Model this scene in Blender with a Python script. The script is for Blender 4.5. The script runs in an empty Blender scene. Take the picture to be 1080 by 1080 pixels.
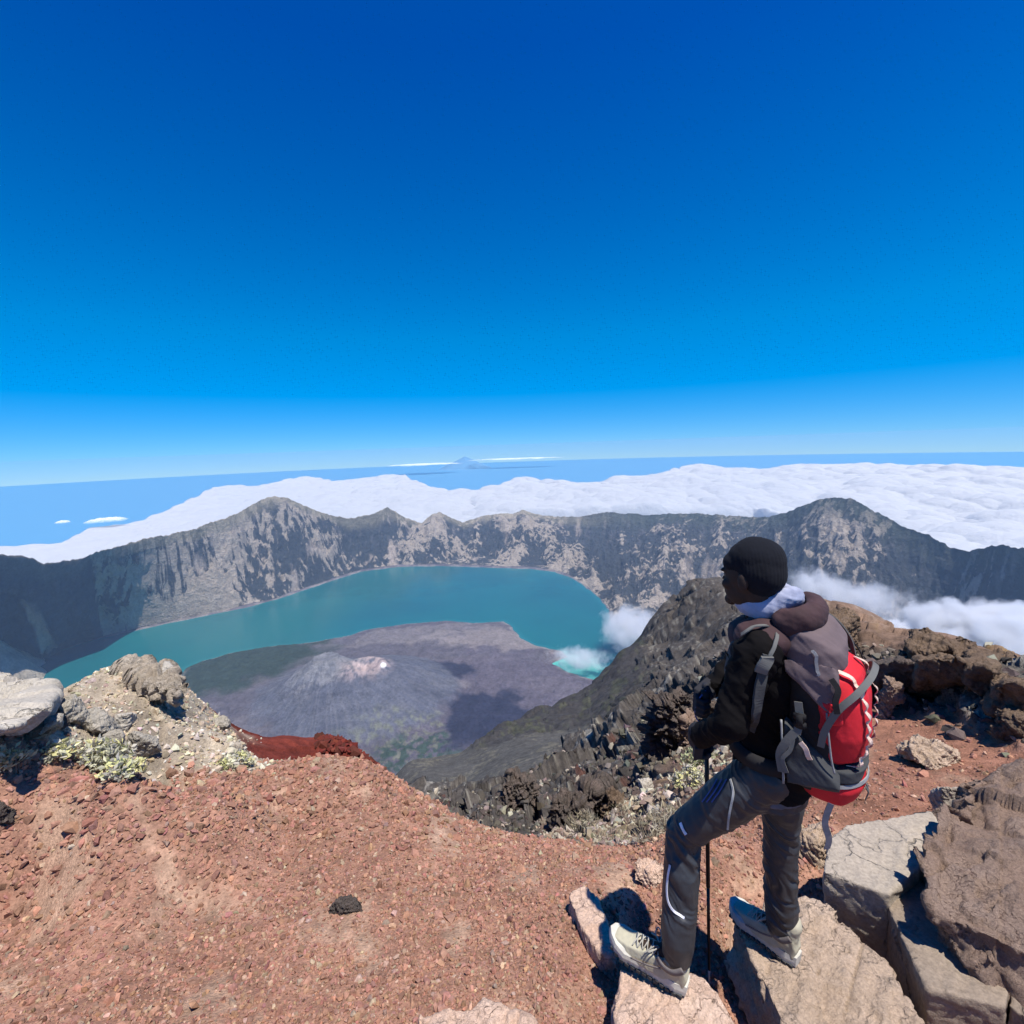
import bpy, bmesh, math, random
import numpy as np
from mathutils import Vector, Matrix, Euler
random.seed(7)
DET = 1.0      # mesh density of the terrain (1 = about one vertex per picture pixel)
scene = bpy.context.scene
# ---------------------------------------------------------------- camera
F = 520.0                     # focal length in photo pixels (1080 px wide)
CZ = 2.0                      # eye height above the standing rocks
PITCH, ROLL = math.radians(7.77), math.radians(-1.96)
cam = bpy.data.cameras.new('camera')
cam.sensor_width = 36.0
cam.lens = F / 1080.0 * 36.0
cam.clip_start = 0.05
cam.clip_end = 600000.0
camo = bpy.data.objects.new('camera', cam)
scene.collection.objects.link(camo)
camo.location = (0, 0, CZ)
CM = Matrix.Rotation(math.radians(90) - PITCH, 3, 'X') @ Matrix.Rotation(ROLL, 3, 'Z')
camo.rotation_euler = CM.to_euler()
scene.camera = camo
# ---------------------------------------------------------------- sky
SUN_EL, SUN_AZ = math.radians(70), math.radians(138)      # azimuth clockwise from +Y
world = bpy.data.worlds.new("World")
scene.world = world
world.use_nodes = True
wn = world.node_tree; wn.nodes.clear()
def wnew(t): return wn.nodes.new(t)
tc = wnew('ShaderNodeTexCoord')
add = wnew('ShaderNodeVectorMath'); add.operation = 'ADD'; add.inputs[1].default_value = (0, 0, 0.06)  # the horizon of a summit lies 2 degrees low
nrm = wnew('ShaderNodeVectorMath'); nrm.operation = 'NORMALIZE'
sky = wnew('ShaderNodeTexSky'); sky.sky_type = 'NISHITA'; sky.sun_disc = False
sky.sun_elevation = SUN_EL; sky.sun_rotation = SUN_AZ
sky.altitude = 3000; sky.air_density = 1.5; sky.dust_density = 0.0; sky.ozone_density = 1.5
hsv = wnew('ShaderNodeHueSaturation'); hsv.inputs['Saturation'].default_value = 1.25
tint = wnew('ShaderNodeMix'); tint.data_type = 'RGBA'; tint.blend_type = 'MULTIPLY'; tint.inputs[0].default_value = 1.0; tint.inputs[7].default_value = (0.66, 0.80, 1.45, 1)
bg = wnew('ShaderNodeBackground'); bg.inputs['Strength'].default_value = 0.074
wo = wnew('ShaderNodeOutputWorld')
L = wn.links.new
L(tc.outputs['Generated'], add.inputs[0]); L(add.outputs[0], nrm.inputs[0]); L(nrm.outputs[0], sky.inputs['Vector'])
sepz = wnew('ShaderNodeSeparateXYZ'); L(nrm.outputs[0], sepz.inputs[0])
zr = wnew('ShaderNodeValToRGB'); zr.color_ramp.elements[0].position = 0.04; zr.color_ramp.elements[0].color = (0.66, 0.96, 1.50, 1); zr.color_ramp.elements[1].position = 0.62; zr.color_ramp.elements[1].color = (0.60, 0.76, 1.36, 1); zr.color_ramp.elements.new(0.26).color = (0.55, 1.04, 1.45, 1)
L(sepz.outputs['Z'], zr.inputs[0]); L(zr.outputs[0], tint.inputs[7])   # thin dry air: cobalt overhead, cyan low down
L(sky.outputs[0], tint.inputs[6]); L(tint.outputs[2], hsv.inputs['Color']); L(hsv.outputs[0], bg.inputs['Color']); L(bg.outputs[0], wo.inputs['Surface'])
# ---------------------------------------------------------------- sun
sl = bpy.data.lights.new('sun', 'SUN'); sl.energy = 5.0; sl.angle = math.radians(0.5); sl.color = (1.0, 0.95, 0.87)
so = bpy.data.objects.new('sun', sl); scene.collection.objects.link(so)
sdir = Vector((math.cos(SUN_EL) * math.sin(SUN_AZ), math.cos(SUN_EL) * math.cos(SUN_AZ), math.sin(SUN_EL)))
so.rotation_euler = sdir.to_track_quat('Z', 'Y').to_euler()
so.location = (20, -5, 60)
# ---------------------------------------------------------------- exposure
scene.view_settings.view_transform = 'Standard'
scene.view_settings.look = 'None'
scene.view_settings.exposure = 0.42
scene.view_settings.gamma = 1.0
scene.render.engine = 'CYCLES'
cy = scene.cycles
cy.use_denoising = True
try: cy.denoiser = 'OPENIMAGEDENOISE'
except Exception: pass
cy.max_bounces = 5; cy.diffuse_bounces = 2; cy.glossy_bounces = 2; cy.transparent_max_bounces = 12
cy.volume_bounces = 2; cy.volume_max_steps = 256
cy.use_adaptive_sampling = True; cy.adaptive_threshold = 0.02

# ================================================================ helpers
CMn = np.array(CM)
def ray(px, py):
    d = np.stack([(np.asarray(px, float) - 540) / F, -(np.asarray(py, float) - 540) / F, -np.ones_like(np.asarray(px, float))], -1)
    return d @ CMn.T
def azT(px, py):
    d = ray(px, py)
    return np.arctan2(d[..., 0], d[..., 1]), -d[..., 2] / np.hypot(d[..., 0], d[..., 1])
def at_r(px, py, r):                     # point on the sight line at horizontal distance r
    a, T = azT(px, py); return Vector((r * math.sin(a), r * math.cos(a), CZ - r * T))
def at_z(px, py, z):
    a, T = azT(px, py); return at_r(px, py, (CZ - z) / float(T))
def at_y(px, py, y):
    d = ray(px, py); k = y / d[1]; return Vector((d[0] * k, y, CZ + d[2] * k))

def _h(ix, iy, s):
    h = (ix.astype(np.int64) * 374761393 + iy.astype(np.int64) * 668265263 + s * 1442695041) & 0xffffffff
    h = ((h ^ (h >> 13)) * 1274126177) & 0xffffffff
    h = ((h ^ (h >> 16)) * 2246822519) & 0xffffffff
    return ((h ^ (h >> 15)) & 0xffffff) / float(0x1000000)
def perlin(x, y, s=0):
    ix = np.floor(x); iy = np.floor(y); fx = x - ix; fy = y - iy
    u = fx * fx * fx * (fx * (fx * 6 - 15) + 10); v = fy * fy * fy * (fy * (fy * 6 - 15) + 10)
    def g(a, b, dx, dy):
        t = _h(a, b, s) * 6.2831853
        return np.cos(t) * dx + np.sin(t) * dy
    n00 = g(ix, iy, fx, fy); n10 = g(ix + 1, iy, fx - 1, fy)
    n01 = g(ix, iy + 1, fx, fy - 1); n11 = g(ix + 1, iy + 1, fx - 1, fy - 1)
    return 1.5 * ((n00 * (1 - u) + n10 * u) * (1 - v) + (n01 * (1 - u) + n11 * u) * v)
def fbm(x, y, o=4, s=0, g=0.5):
    r = 0; a = 1.0; t = 0
    for k in range(o):
        r = r + a * perlin(x, y, s + k * 17); t += a; a *= g; x = x * 2.03 + 3.1; y = y * 2.03 - 1.7
    return r / t
def ridged(x, y, o=4, s=0, g=0.5):
    r = 0; a = 1.0; t = 0
    for k in range(o):
        r = r + a * (1 - np.abs(perlin(x, y, s + k * 17)) * 1.6); t += a; a *= g; x = x * 2.07 + 3.1; y = y * 2.07 - 1.7
    return r / t
def blocks(x, y, s=0):
    """worley cells, each a tilted slab: height in about -0.5..0.8, and the cell value"""
    ix = np.floor(x); iy = np.floor(y)
    bd = np.full(x.shape, 9.0); bh = np.zeros(x.shape); bv = np.zeros(x.shape)
    for i in (-1, 0, 1):
        for j in (-1, 0, 1):
            cx = ix + i; cyy = iy + j
            jx = cx + _h(cx, cyy, s); jy = cyy + _h(cx, cyy, s + 5)
            dx = x - jx; dy = y - jy; d = dx * dx + dy * dy
            v = _h(cx, cyy, s + 9); t = _h(cx, cyy, s + 11) * 6.283
            h = v - 0.5 + (np.cos(t) * dx + np.sin(t) * dy) * 1.0
            m = d < bd
            bd = np.where(m, d, bd); bh = np.where(m, h, bh); bv = np.where(m, v, bv)
    return bh, bv, np.sqrt(bd)
def sstep(a, b, x):
    t = np.clip((x - a) / (b - a), 0, 1); return t * t * (3 - 2 * t)

def grid_mesh(name, X, Y, Z, col=None, wrap=False, smooth=True):
    n, m = X.shape
    me = bpy.data.meshes.new(name)
    co = np.stack([X, Y, Z], -1).reshape(-1, 3).astype(np.float32)
    i = np.arange(n - 1)[:, None]; mm = m if wrap else m - 1
    j = np.arange(mm)[None, :]
    a = i * m + j; b = i * m + (j + 1) % m; c = (i + 1) * m + (j + 1) % m; d = (i + 1) * m + j
    q = np.stack([a, b, c, d], -1).reshape(-1, 4).astype(np.int32)
    fill_mesh(me, co, q, smooth)
    if col is not None: set_col(me, col.reshape(-1, 3))
    return me
def fill_mesh(me, co, q, smooth=True):
    k = q.shape[1]
    me.vertices.add(len(co)); me.vertices.foreach_set('co', co.astype(np.float32).ravel())
    me.loops.add(q.size); me.loops.foreach_set('vertex_index', q.astype(np.int32).ravel())
    me.polygons.add(len(q)); me.polygons.foreach_set('loop_start', np.arange(0, q.size, k, dtype=np.int32))
    me.update(calc_edges=True)
    if smooth: me.polygons.foreach_set('use_smooth', np.ones(len(q), dtype=bool))
    else: me.polygons.foreach_set('use_smooth', np.zeros(len(q), dtype=bool))
def set_col(me, col, name='Col'):
    a = me.color_attributes.new(name, 'FLOAT_COLOR', 'POINT')
    c = np.ones((len(col), 4), np.float32); c[:, :3] = col
    a.data.foreach_set('color', c.ravel())
def link(name, me, mat=None, parent=None, **props):
    o = bpy.data.objects.new(name, me); scene.collection.objects.link(o)
    if mat is not None and me is not None: me.materials.append(mat)
    if parent is not None: o.parent = parent
    for k, v in props.items(): o[k] = v
    return o
# ------------------------------------------------ materials
class NT:
    def __init__(s, name):
        s.m = bpy.data.materials.new(name); s.m.use_nodes = True; s.t = s.m.node_tree
        s.b = s.t.nodes['Principled BSDF']; s.o = s.t.nodes['Material Output']
    def n(s, t, **k):
        x = s.t.nodes.new(t)
        for a, v in k.items():
            if a.startswith('i_'): x.inputs[a[2:]].default_value = v
            else: setattr(x, a, v)
        return x
    def l(s, a, b): s.t.links.new(a, b)
    def noise(s, scale, detail=6, rough=0.6, vec=None, dist=0.0):
        x = s.n('ShaderNodeTexNoise'); x.inputs['Scale'].default_value = scale; x.inputs['Detail'].default_value = detail
        x.inputs['Roughness'].default_value = rough; x.inputs['Distortion'].default_value = dist
        if vec is not None: s.l(vec, x.inputs['Vector'])
        return x.outputs['Fac']
    def ramp(s, fac, stops):
        r = s.n('ShaderNodeValToRGB'); e = r.color_ramp.elements
        while len(e) < len(stops): e.new(0.5)
        for k, (p, c) in enumerate(stops):
            e[k].position = p; e[k].color = (*c, 1) if len(c) == 3 else c
        s.l(fac, r.inputs[0]); return r.outputs[0]
    def mix(s, a, b, fac, mode='MIX'):
        x = s.n('ShaderNodeMix', data_type='RGBA', blend_type=mode)
        for v, k in ((a, 6), (b, 7), (fac, 0)):
            if isinstance(v, (int, float)): x.inputs[k].default_value = v
            elif isinstance(v, tuple): x.inputs[k].default_value = (*v, 1)
            else: s.l(v, x.inputs[k])
        return x.outputs[2]
    def math(s, op, a, b=None):
        x = s.n('ShaderNodeMath', operation=op)
        for k, v in enumerate((a, b)):
            if v is None: continue
            if isinstance(v, (int, float)): x.inputs[k].default_value = v
            else: s.l(v, x.inputs[k])
        return x.outputs[0]
    def bump(s, h, strength, dist, normal=None):
        x = s.n('ShaderNodeBump'); x.inputs['Strength'].default_value = strength; x.inputs['Distance'].default_value = dist
        s.l(h, x.inputs['Height'])
        if normal is not None: s.l(normal, x.inputs['Normal'])
        return x.outputs[0]
    def obj(s): return s.n('ShaderNodeTexCoord').outputs['Object']
    def set(s, **k):
        for a, v in k.items():
            i = s.b.inputs[a.replace('_', ' ')]
            if isinstance(v, (int, float)): i.default_value = v
            elif isinstance(v, tuple): i.default_value = (*v, 1) if len(v) == 3 else v
            else: s.l(v, i)
        return s
def attr_mat(name, rough=0.95, sc=(2.0, 12.0), amt=0.5, bump=(0.5, 0.01), bsc=60.0, spec=0.2):
    """vertex colour of the terrain, broken up by two scales of noise"""
    t = NT(name); o = t.obj()
    at = t.n('ShaderNodeVertexColor', layer_name='Col')
    n1 = t.noise(sc[0], 8, 0.65, o); n2 = t.noise(sc[1], 8, 0.7, o)
    f = t.ramp(t.math('MULTIPLY', n1, n2), [(0.12, (1 - amt,) * 3), (0.4, (1 + amt,) * 3)])
    c = t.mix(at.outputs[0], f, 1.0, 'MULTIPLY')
    nb = t.noise(bsc, 6, 0.7, o)
    t.set(Base_Color=c, Roughness=rough, Specular_IOR_Level=spec, Normal=t.bump(nb, bump[0], bump[1]))
    return t.m
# ================================================================ SEA, sky-side things
RE = 6371000.0
def polar(name, az, rr, zf, mat, **props):
    A, R_ = np.meshgrid(az, rr); X = R_ * np.sin(A); Y = R_ * np.cos(A)
    me = grid_mesh(name, X, Y, zf(X, Y, R_, A)); return link(name, me, mat, **props)
t = NT('hazy_sea_water'); o = t.obj()
t.set(Base_Color=(0.11, 0.31, 0.50), Roughness=0.35, Specular_IOR_Level=0.5)  # paler than real water: the far haze is mixed into the colour
nb = t.noise(0.0008, 6, 0.6, o); t.set(Normal=t.bump(nb, 0.15, 60.0))
az = np.linspace(-math.pi, math.pi, 241); rr = np.concatenate([[1.0, 5000], np.geomspace(9000, 240000, 70)])
polar('sea', az, rr, lambda X, Y, R_, A: -3700 - R_ * R_ / (2 * RE), t.m, kind='structure')

# distant island volcano whose tip shows over the horizon
a0, T0 = azT(490, 481.5); r0 = 102000.0
c0 = (r0 * math.sin(a0), r0 * math.cos(a0)); zt = CZ - r0 * float(T0)
gx = np.linspace(-7000, 7000, 121); GX, GY = np.meshgrid(gx, gx); D = np.hypot(GX, GY)
Z = zt - 0.45 * D + 250 * fbm(GX / 3000, GY / 3000, 5, 3); Z = np.maximum(Z, -3700 - r0 * r0 / (2 * RE) - 300)
t = NT('hazy_rock'); t.set(Base_Color=(0.09, 0.24, 0.40), Roughness=1.0)  # blue of the distant haze put into the rock colour
link('distant_mountain', grid_mesh('distant_mountain', GX + c0[0], GY + c0[1], Z), t.m, kind='structure')

# ---------------------------------------------------------------- clouds beyond the rim
t = NT('cloud_white'); o = t.obj()
t.set(Base_Color=(0.56, 0.57, 0.585), Roughness=1.0, Specular_IOR_Level=0.0)
nz = t.noise(0.0011, 8, 0.62, o)
t.set(Normal=t.bump(nz, 0.45, 500.0), Subsurface_Weight=0.5, Subsurface_Scale=45.0); t.b.inputs['Subsurface Radius'].default_value = (1, 1, 1)
cov = t.n('ShaderNodeVertexColor', layer_name='Col')
nz2 = t.noise(0.0006, 7, 0.6, o)
al = t.math('ADD', t.math('MULTIPLY', t.math('SUBTRACT', nz2, 0.5), 1.6), t.math('SUBTRACT', t.math('MULTIPLY', cov.outputs[0], 2.2), 0.6))
al = t.ramp(al, [(0.0, (0,) * 3), (0.55, (1,) * 3)])
tl = t.n('ShaderNodeBsdfTranslucent'); tl.inputs[0].default_value = (0.62, 0.63, 0.65, 1)
mx0 = t.n('ShaderNodeMixShader'); mx0.inputs[0].default_value = 0.3; t.l(t.b.outputs[0], mx0.inputs[1]); t.l(tl.outputs[0], mx0.inputs[2])
tp = t.n('ShaderNodeBsdfTransparent'); mx = t.n('ShaderNodeMixShader')
t.l(al, mx.inputs[0]); t.l(tp.outputs[0], mx.inputs[1]); t.l(mx0.outputs[0], mx.inputs[2]); t.l(mx.outputs[0], t.o.inputs['Surface'])
CLOUD = t.m
t = NT('thin_cloud'); o = t.obj(); t.set(Base_Color=(0.8, 0.82, 0.85), Roughness=1.0, Specular_IOR_Level=0.0)
cov = t.n('ShaderNodeVertexColor', layer_name='Col'); nz2 = t.noise(0.0005, 8, 0.65, o)
al = t.math('SUBTRACT', t.math('ADD', t.math('MULTIPLY', nz2, 1.7), cov.outputs[0]), 1.25); al = t.ramp(al, [(0.0, (0,) * 3), (0.6, (0.62,) * 3)])
tp = t.n('ShaderNodeBsdfTransparent'); mx = t.n('ShaderNodeMixShader'); t.l(al, mx.inputs[0]); t.l(tp.outputs[0], mx.inputs[1]); t.l(t.b.outputs[0], mx.inputs[2]); t.l(mx.outputs[0], t.o.inputs['Surface']); THIN = t.m
BX0, BX1, BY0, BY1 = -5600.0, 5100.0, -300.0, 10300.0
def puffs(X, Y, wl, s):
    ix = X / wl + 0.25 * fbm(X / wl / 2, Y / wl / 2, 2, s + 40); iy = Y / wl + 0.25 * fbm(X / wl / 2 + 9, Y / wl / 2, 2, s + 41)
    cx, cy_ = np.floor(ix), np.floor(iy); out = np.zeros(ix.shape)
    for i in (-1, 0, 1):
        for j in (-1, 0, 1):
            a, b = cx + i, cy_ + j; dx = ix - a - 0.15 - 0.7 * _h(a, b, s); dy = iy - b - 0.15 - 0.7 * _h(a, b, s + 5)
            out = np.maximum(out, np.sqrt(np.clip(1 - (dx * dx + dy * dy) / 0.90, 0, 1)) * (0.45 + 0.55 * _h(a, b, s + 9)))
    return out
def cloud_layer():
    az = np.linspace(math.radians(-66), math.radians(64), int(1100 * DET))
    pts = [(-60, 584), (0, 576), (60, 566), (100, 553), (150, 544), (200, 527), (228, 514), (270, 513), (320, 501), (350, 506), (420, 500), (450, 508), (500, 512), (545, 502), (590, 504),
           (640, 503), (700, 494), (740, 486), (780, 492), (850, 489), (900, 485), (960, 487), (1000, 489), (1040, 493), (1080, 495), (1150, 498)]
    pa, pT = azT([p[0] for p in pts], [p[1] for p in pts])
    T = np.interp(az, pa, pT)
    top = 1700.0
    # far edge: where the sight line meets the cloud top, allowing for the curve of the earth
    rf = top / T
    for _ in range(6): rf = (top + rf * rf / (2 * RE)) / T
    rf = np.minimum(rf, 60000)
    ex = np.minimum(np.where(az > 0, BX1 / np.maximum(np.sin(az), 1e-3), -BX0 / np.maximum(-np.sin(az), 1e-3)), BY1 / np.maximum(np.cos(az), 0.05)) * 1.02
    s = np.linspace(0, 1, int(620 * DET))[:, None] ** 0.9
    R_ = ex[None] * (np.maximum(rf * 1.06, ex * 1.2) / ex)[None] ** s
    A = np.broadcast_to(az[None], R_.shape); X = R_ * np.sin(A); Y = R_ * np.cos(A)
    warp = 1 + 0.05 * fbm(az * 14, az * 0, 3, 71)[None]
    edge = sstep(1.03, 0.86, R_ / (rf[None] * warp))
    H = 560 * puffs(X, Y, 5200, 1) + 500 * puffs(X, Y, 2600, 2) + 640 * puffs(X, Y, 1250, 3) + 360 * puffs(X, Y, 600, 4) + 30 * fbm(X / 250, Y / 250, 3, 6)
    leftthin = sstep(math.radians(-30), math.radians(-16), A)
    H = (240 + 0.58 * H) * (0.55 + 0.45 * leftthin)
    Z = -top - 1010 + H * 1.05 - R_ * R_ / (2 * RE) + 0 * A
    Z = Z * edge + (1 - edge) * (-top - 1400 - R_ * R_ / (2 * RE))
    Z += (1 - leftthin) * 620
    inner = sstep(1.0, 1.09, R_ / ex[None]); Z = Z * inner + (-3000) * (1 - inner)
    cov = np.clip(edge * 1.3, 0, 1) * (0.8 + 0.2 * leftthin)
    me = grid_mesh('cloud_sea', X, Y, Z, np.repeat(cov[..., None], 3, -1))
    link('cloud_sea', me, CLOUD, kind='stuff')
cloud_layer()
# thin cloud streak far out round the island volcano, and the small detached wisps
def streak(cx, cy_, wpx, r, zoff, seed, h=260, depth=0.12):
    c = at_r(cx, cy_, r); a = math.atan2(c.x, c.y); hw = wpx / F * r * 0.5; hd = r * depth
    u = np.linspace(-1, 1, 220); v = np.linspace(-1, 1, 70); U, V = np.meshgrid(u, v)
    e = np.clip(1 - (U * U + V * V), 0, 1) ** 0.5
    H = h * e * (0.4 + puffs(U * hw, V * hd, hw / 7, seed) + 0.5 * puffs(U * hw, V * hd, hw / 16, seed + 1))
    X = U * hw; Y = V * hd
    ca, sa = math.cos(a), math.sin(a)
    WX = c.x + X * ca + Y * sa; WY = c.y - X * sa + Y * ca
    cov = np.clip(e * 0.9 + 0.15, 0, 1)
    me = grid_mesh('cloud_streak', WX, WY, c.z + H - h * 0.5, np.repeat(cov[..., None], 3, -1))
    link('cloud_streak', me, THIN, kind='stuff')
streak(545, 484, 110, 96000, 0, 11, 170, 0.05)
streak(448, 490, 84, 82000, 0, 15, 150, 0.06)
streak(112, 549, 30, 14500, 0, 21, 60, 0.028)
streak(66, 551, 10, 14500, 0, 25, 40, 0.01)

# ================================================================ CALDERA
LZ = -1700.0
def poly_world(pts, z=LZ):
    P = [at_z(x, y, z) for x, y in pts]; return np.array([(p.x, p.y) for p in P])
lake_px = [(28, 708), (45, 725), (80, 760), (140, 768), (178, 728), (195, 705), (215, 697), (240, 690), (270, 684), (300, 680), (335, 677), (370, 670), (385, 664),
           (410, 661), (440, 657), (470, 655), (500, 657), (530, 656), (540, 662), (548, 672), (565, 680), (590, 687), (598, 693), (583, 700), (600, 708), (622, 716),
           (650, 722), (700, 700), (705, 680), (668, 670), (645, 655), (640, 640), (622, 622), (600, 608), (585, 603), (560, 600), (520, 599), (470, 597), (420, 598),
           (380, 603), (340, 616), (290, 633), (240, 645), (190, 655), (130, 668), (95, 676), (60, 686), (30, 697)]
LP = poly_world(lake_px)
def sdist(X, Y, P):
    """signed distance to polygon P, positive outside"""
    d = np.full(X.shape, 1e18); ins = np.zeros(X.shape, bool)
    n = len(P)
    for k in range(n):
        ax, ay = P[k]; bx, by = P[(k + 1) % n]; ex, ey = bx - ax, by - ay
        t = np.clip(((X - ax) * ex + (Y - ay) * ey) / (ex * ex + ey * ey), 0, 1)
        d = np.minimum(d, (X - ax - t * ex) ** 2 + (Y - ay - t * ey) ** 2)
        c = ((ay > Y) != (by > Y)) & (X < (bx - ax) * (Y - ay) / (by - ay + 1e-12) + ax)
        ins ^= c
    return np.where(ins, -1, 1) * np.sqrt(d)
rim = [(-200, 600, 4000), (-60, 578, 4600), (0, 585, 4900), (25, 586, 5000), (45, 594, 5150), (75, 592, 5250), (95, 586, 5300), (120, 577, 5600), (150, 569, 5900), (185, 563, 6200), (215, 553, 6400),
       (240, 546, 6600), (262, 535, 6900), (278, 526, 7050), (290, 523, 7100), (303, 525, 7150), (316, 531, 7250), (335, 540, 7400), (365, 547, 7700), (390, 543, 7900), (408, 536, 8050), (418, 540, 8100), (430, 547, 8200), (445, 552, 8300),
       (455, 543, 8350), (463, 539, 8400), (473, 545, 8400), (488, 551, 8500), (505, 545, 8550), (525, 542, 8600), (540, 542, 8600), (551, 537, 8600), (562, 542, 8600), (585, 545, 8550), (610, 545, 8500), (640, 540, 8400), (652, 541, 8300), (680, 543, 8200),
       (730, 541, 7900), (760, 543, 7600), (800, 546, 7200), (830, 541, 6800), (848, 532, 6500), (865, 527, 6300), (880, 525, 6200), (898, 526, 6100), (912, 533, 6000), (930, 543, 5900), (960, 558, 5700), (985, 568, 5500), (1005, 577, 5350), (1020, 582, 5200),
       (1040, 578, 5000), (1055, 574, 4900), (1068, 575, 4850), (1085, 579, 4800), (1150, 575, 4600), (1300, 580, 4300)]
base = [(-200, 760), (-60, 722), (0, 705), (30, 696), (60, 686), (95, 675), (130, 667), (190, 654), (240, 644), (290, 632), (340, 615), (380, 602), (420, 597), (470, 596), (520, 598), (560, 599), (585, 602), (600, 607),
        (622, 621), (640, 639), (648, 652), (690, 660), (740, 664), (800, 672), (880, 682), (960, 695), (1080, 715), (1200, 735)]
ra, rT = azT([p[0] for p in rim], [p[1] for p in rim]); rrd = np.array([p[2] for p in rim], float)
ba, bT = azT([p[0] for p in base], [p[1] for p in base]); brd = (CZ - LZ) / bT
NA = int(1500 * DET)
azf = np.linspace(math.radians(-56), math.radians(54), NA)
Rr = np.interp(azf, ra, rrd); RT = np.interp(azf, ra, rT); Rb = np.interp(azf, ba, brd)
Zr = CZ - Rr * RT
seg1 = Rb[None] * (1000.0 / Rb[None]) ** (1 - np.linspace(0, 1, int(420 * DET))[:, None])
tt = np.concatenate([np.linspace(0, 1, int(330 * DET))[1:] ** 0.95, 1 + np.linspace(0, 1, 14)[1:] ** 1.5])
seg2 = Rb[None] + (np.where(tt[:, None] <= 1, tt[:, None] * (Rr - Rb)[None], (Rr - Rb)[None] + (tt[:, None] - 1) * 900))
RR = np.concatenate([seg1, seg2]); TTp = np.concatenate([np.zeros((int(420 * DET), 1)), tt[:, None]]) * np.ones((1, NA))
AA = np.broadcast_to(azf[None], RR.shape); X = RR * np.sin(AA); Y = RR * np.cos(AA)
# --- floor
w = 40 * fbm(X / 260, Y / 260, 4, 5)
sd = sdist(X, Y, LP) + w * np.clip(1 - TTp * 8, 0, 1)
flow = ridged(X / 420 + 0.6 * fbm(X / 500, Y / 500, 3, 8), Y / 420, 5, 12)
zfl = LZ + np.where(sd > 0, 55 * (1 - np.exp(-sd / 160)) * (0.75 + 0.55 * flow) + 14 * fbm(X / 60, Y / 60, 4, 14) * sstep(0, 80, sd), np.maximum(sd * 0.25, -60))
ap = at_z(343, 686, -1345); 
dx, dy = X - ap.x, Y - ap.y
D = np.hypot(dx, dy) * (1 + 0.06 * fbm(X / 300, Y / 300, 3, 31))
th = np.arctan2(dy, dx)
cone = -1345 - np.where(D < 330, 0.68 * D, 224.4 + 135 * (1 - np.exp(-(np.maximum(D, 330) - 330) / 330))) - 5 * np.abs(perlin(th * 9, D / 900, 33)) * sstep(60, 300, D)
cone = np.where(D < 85, -1345 - 0.5 * 85 - (85 - D) * 0.9 * 0 - 20 * (1 - D / 85), cone)
c2 = at_z(385, 700, -1420); D2 = np.hypot((X - c2.x), (Y - c2.y) * 1.0)
cone2 = -1420 - 0.42 * np.abs(D2 - 110) - 25 * sstep(110, 0, D2) + 8 * fbm(X / 40, Y / 40, 3, 36)
zc = np.maximum(cone, cone2)
k = 25.0
zflat = zfl.copy(); zfl = np.where(sd > 0, np.maximum(zfl, zc) + 0, zfl)
# --- pale slope on the left, the caldera's near wall coming down to the lake
cp = [(-140, 600, -700), (-60, 636, -1000), (0, 664, -1350), (20, 677, -1500), (41, 690, -1705)]
CP = [at_z(*p) for p in cp]
zs = np.full(X.shape, -1e9)
for P, Q in zip(CP[:-1], CP[1:]):
    ex, ey = Q.x - P.x, Q.y - P.y; tq = np.clip(((X - P.x) * ex + (Y - P.y) * ey) / (ex * ex + ey * ey), 0, 1)
    dd = np.hypot(X - P.x - tq * ex, Y - P.y - tq * ey)
    zs = np.maximum(zs, P.z + tq * (Q.z - P.z) - 1.5 * dd)
gul = ridged(X / 160, Y / 160, 4, 51)
zs = zs + 40 * (gul - 0.7) * sstep(-1e4, 1, zs)
ms = (zs > zfl) & (TTp <= 0)
zfl = np.where(ms, zs, zfl)
# --- wall
s_arc = AA * 7000.0
tw = np.clip(TTp, 0, 1)
hh = (Zr - LZ)[None]
g1 = ridged(s_arc / 620 + 0.35 * fbm(s_arc / 700, tw * 1.5, 3, 61), tw * 0.6 + 3, 4, 62)
g2 = ridged(s_arc / 190 + 0.8 * fbm(s_arc / 420, tw * 1.6, 4, 63), tw * 1.8, 4, 64)
g3 = fbm(X / 90, Y / 90, 5, 66, 0.6); g0 = ridged(s_arc / 1500 + 0.4 * fbm(s_arc / 1200, tw * 1.2, 3, 161), tw * 0.5 + 9, 3, 162)
prof = 0.72 * tw + 0.28 * tw ** 2.6 + 0.05 * np.sin(tw * 3.14159)
apx = lambda px: float(azT(px, 600)[0])
# spurs: steep on the left side, gentle on the right
sp = np.zeros_like(X)
for px, wl, wr, h in ((97, 0.005, 0.16, 240), (215, 0.02, 0.05, 50), (62, 0.01, 0.03, 80), (845, 0.02, 0.05, 60), (700, 0.03, 0.06, 50), (560, 0.02, 0.05, 60), (455, 0.01, 0.03, 60), (330, 0.02, 0.05, 80)):
    q = AA - apx(px) + 0.006 * fbm(tw * 5, tw * 0 + px, 3, px); sp += h * np.where(q < 0, np.exp(q / wl), np.exp(-q / wr)) * np.sin(np.clip(tw, 0, 1) * 3.14159) ** 0.7
env = np.sin(np.clip(tw, 0, 1) * 3.14159) ** 0.55
zw = LZ + hh * prof + sp + env * (260 * (g0 - 0.72) + 170 * (g1 - 0.72) + 70 * (g2 - 0.72)) + (env * 85 + 6) * g3
strat = sstep(0.45, 0.9, tw); zw += strat * env * 14 * np.sign(np.sin(zw / 26.0)) * 0.6
crest = sstep(0.9, 1.0, TTp) * (34 * fbm(s_arc / 230, s_arc * 0, 4, 68) + 16 * fbm(s_arc / 45, s_arc * 0, 3, 69))
back = np.where(TTp > 1, -(TTp - 1) * 700, 0)
zw = zw + crest + back
Z = np.where(TTp > 0, zw, zfl)
Z = np.where(TTp > 0, np.maximum(Z, LZ + 4), Z); Z = np.maximum(Z, -2200)
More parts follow.
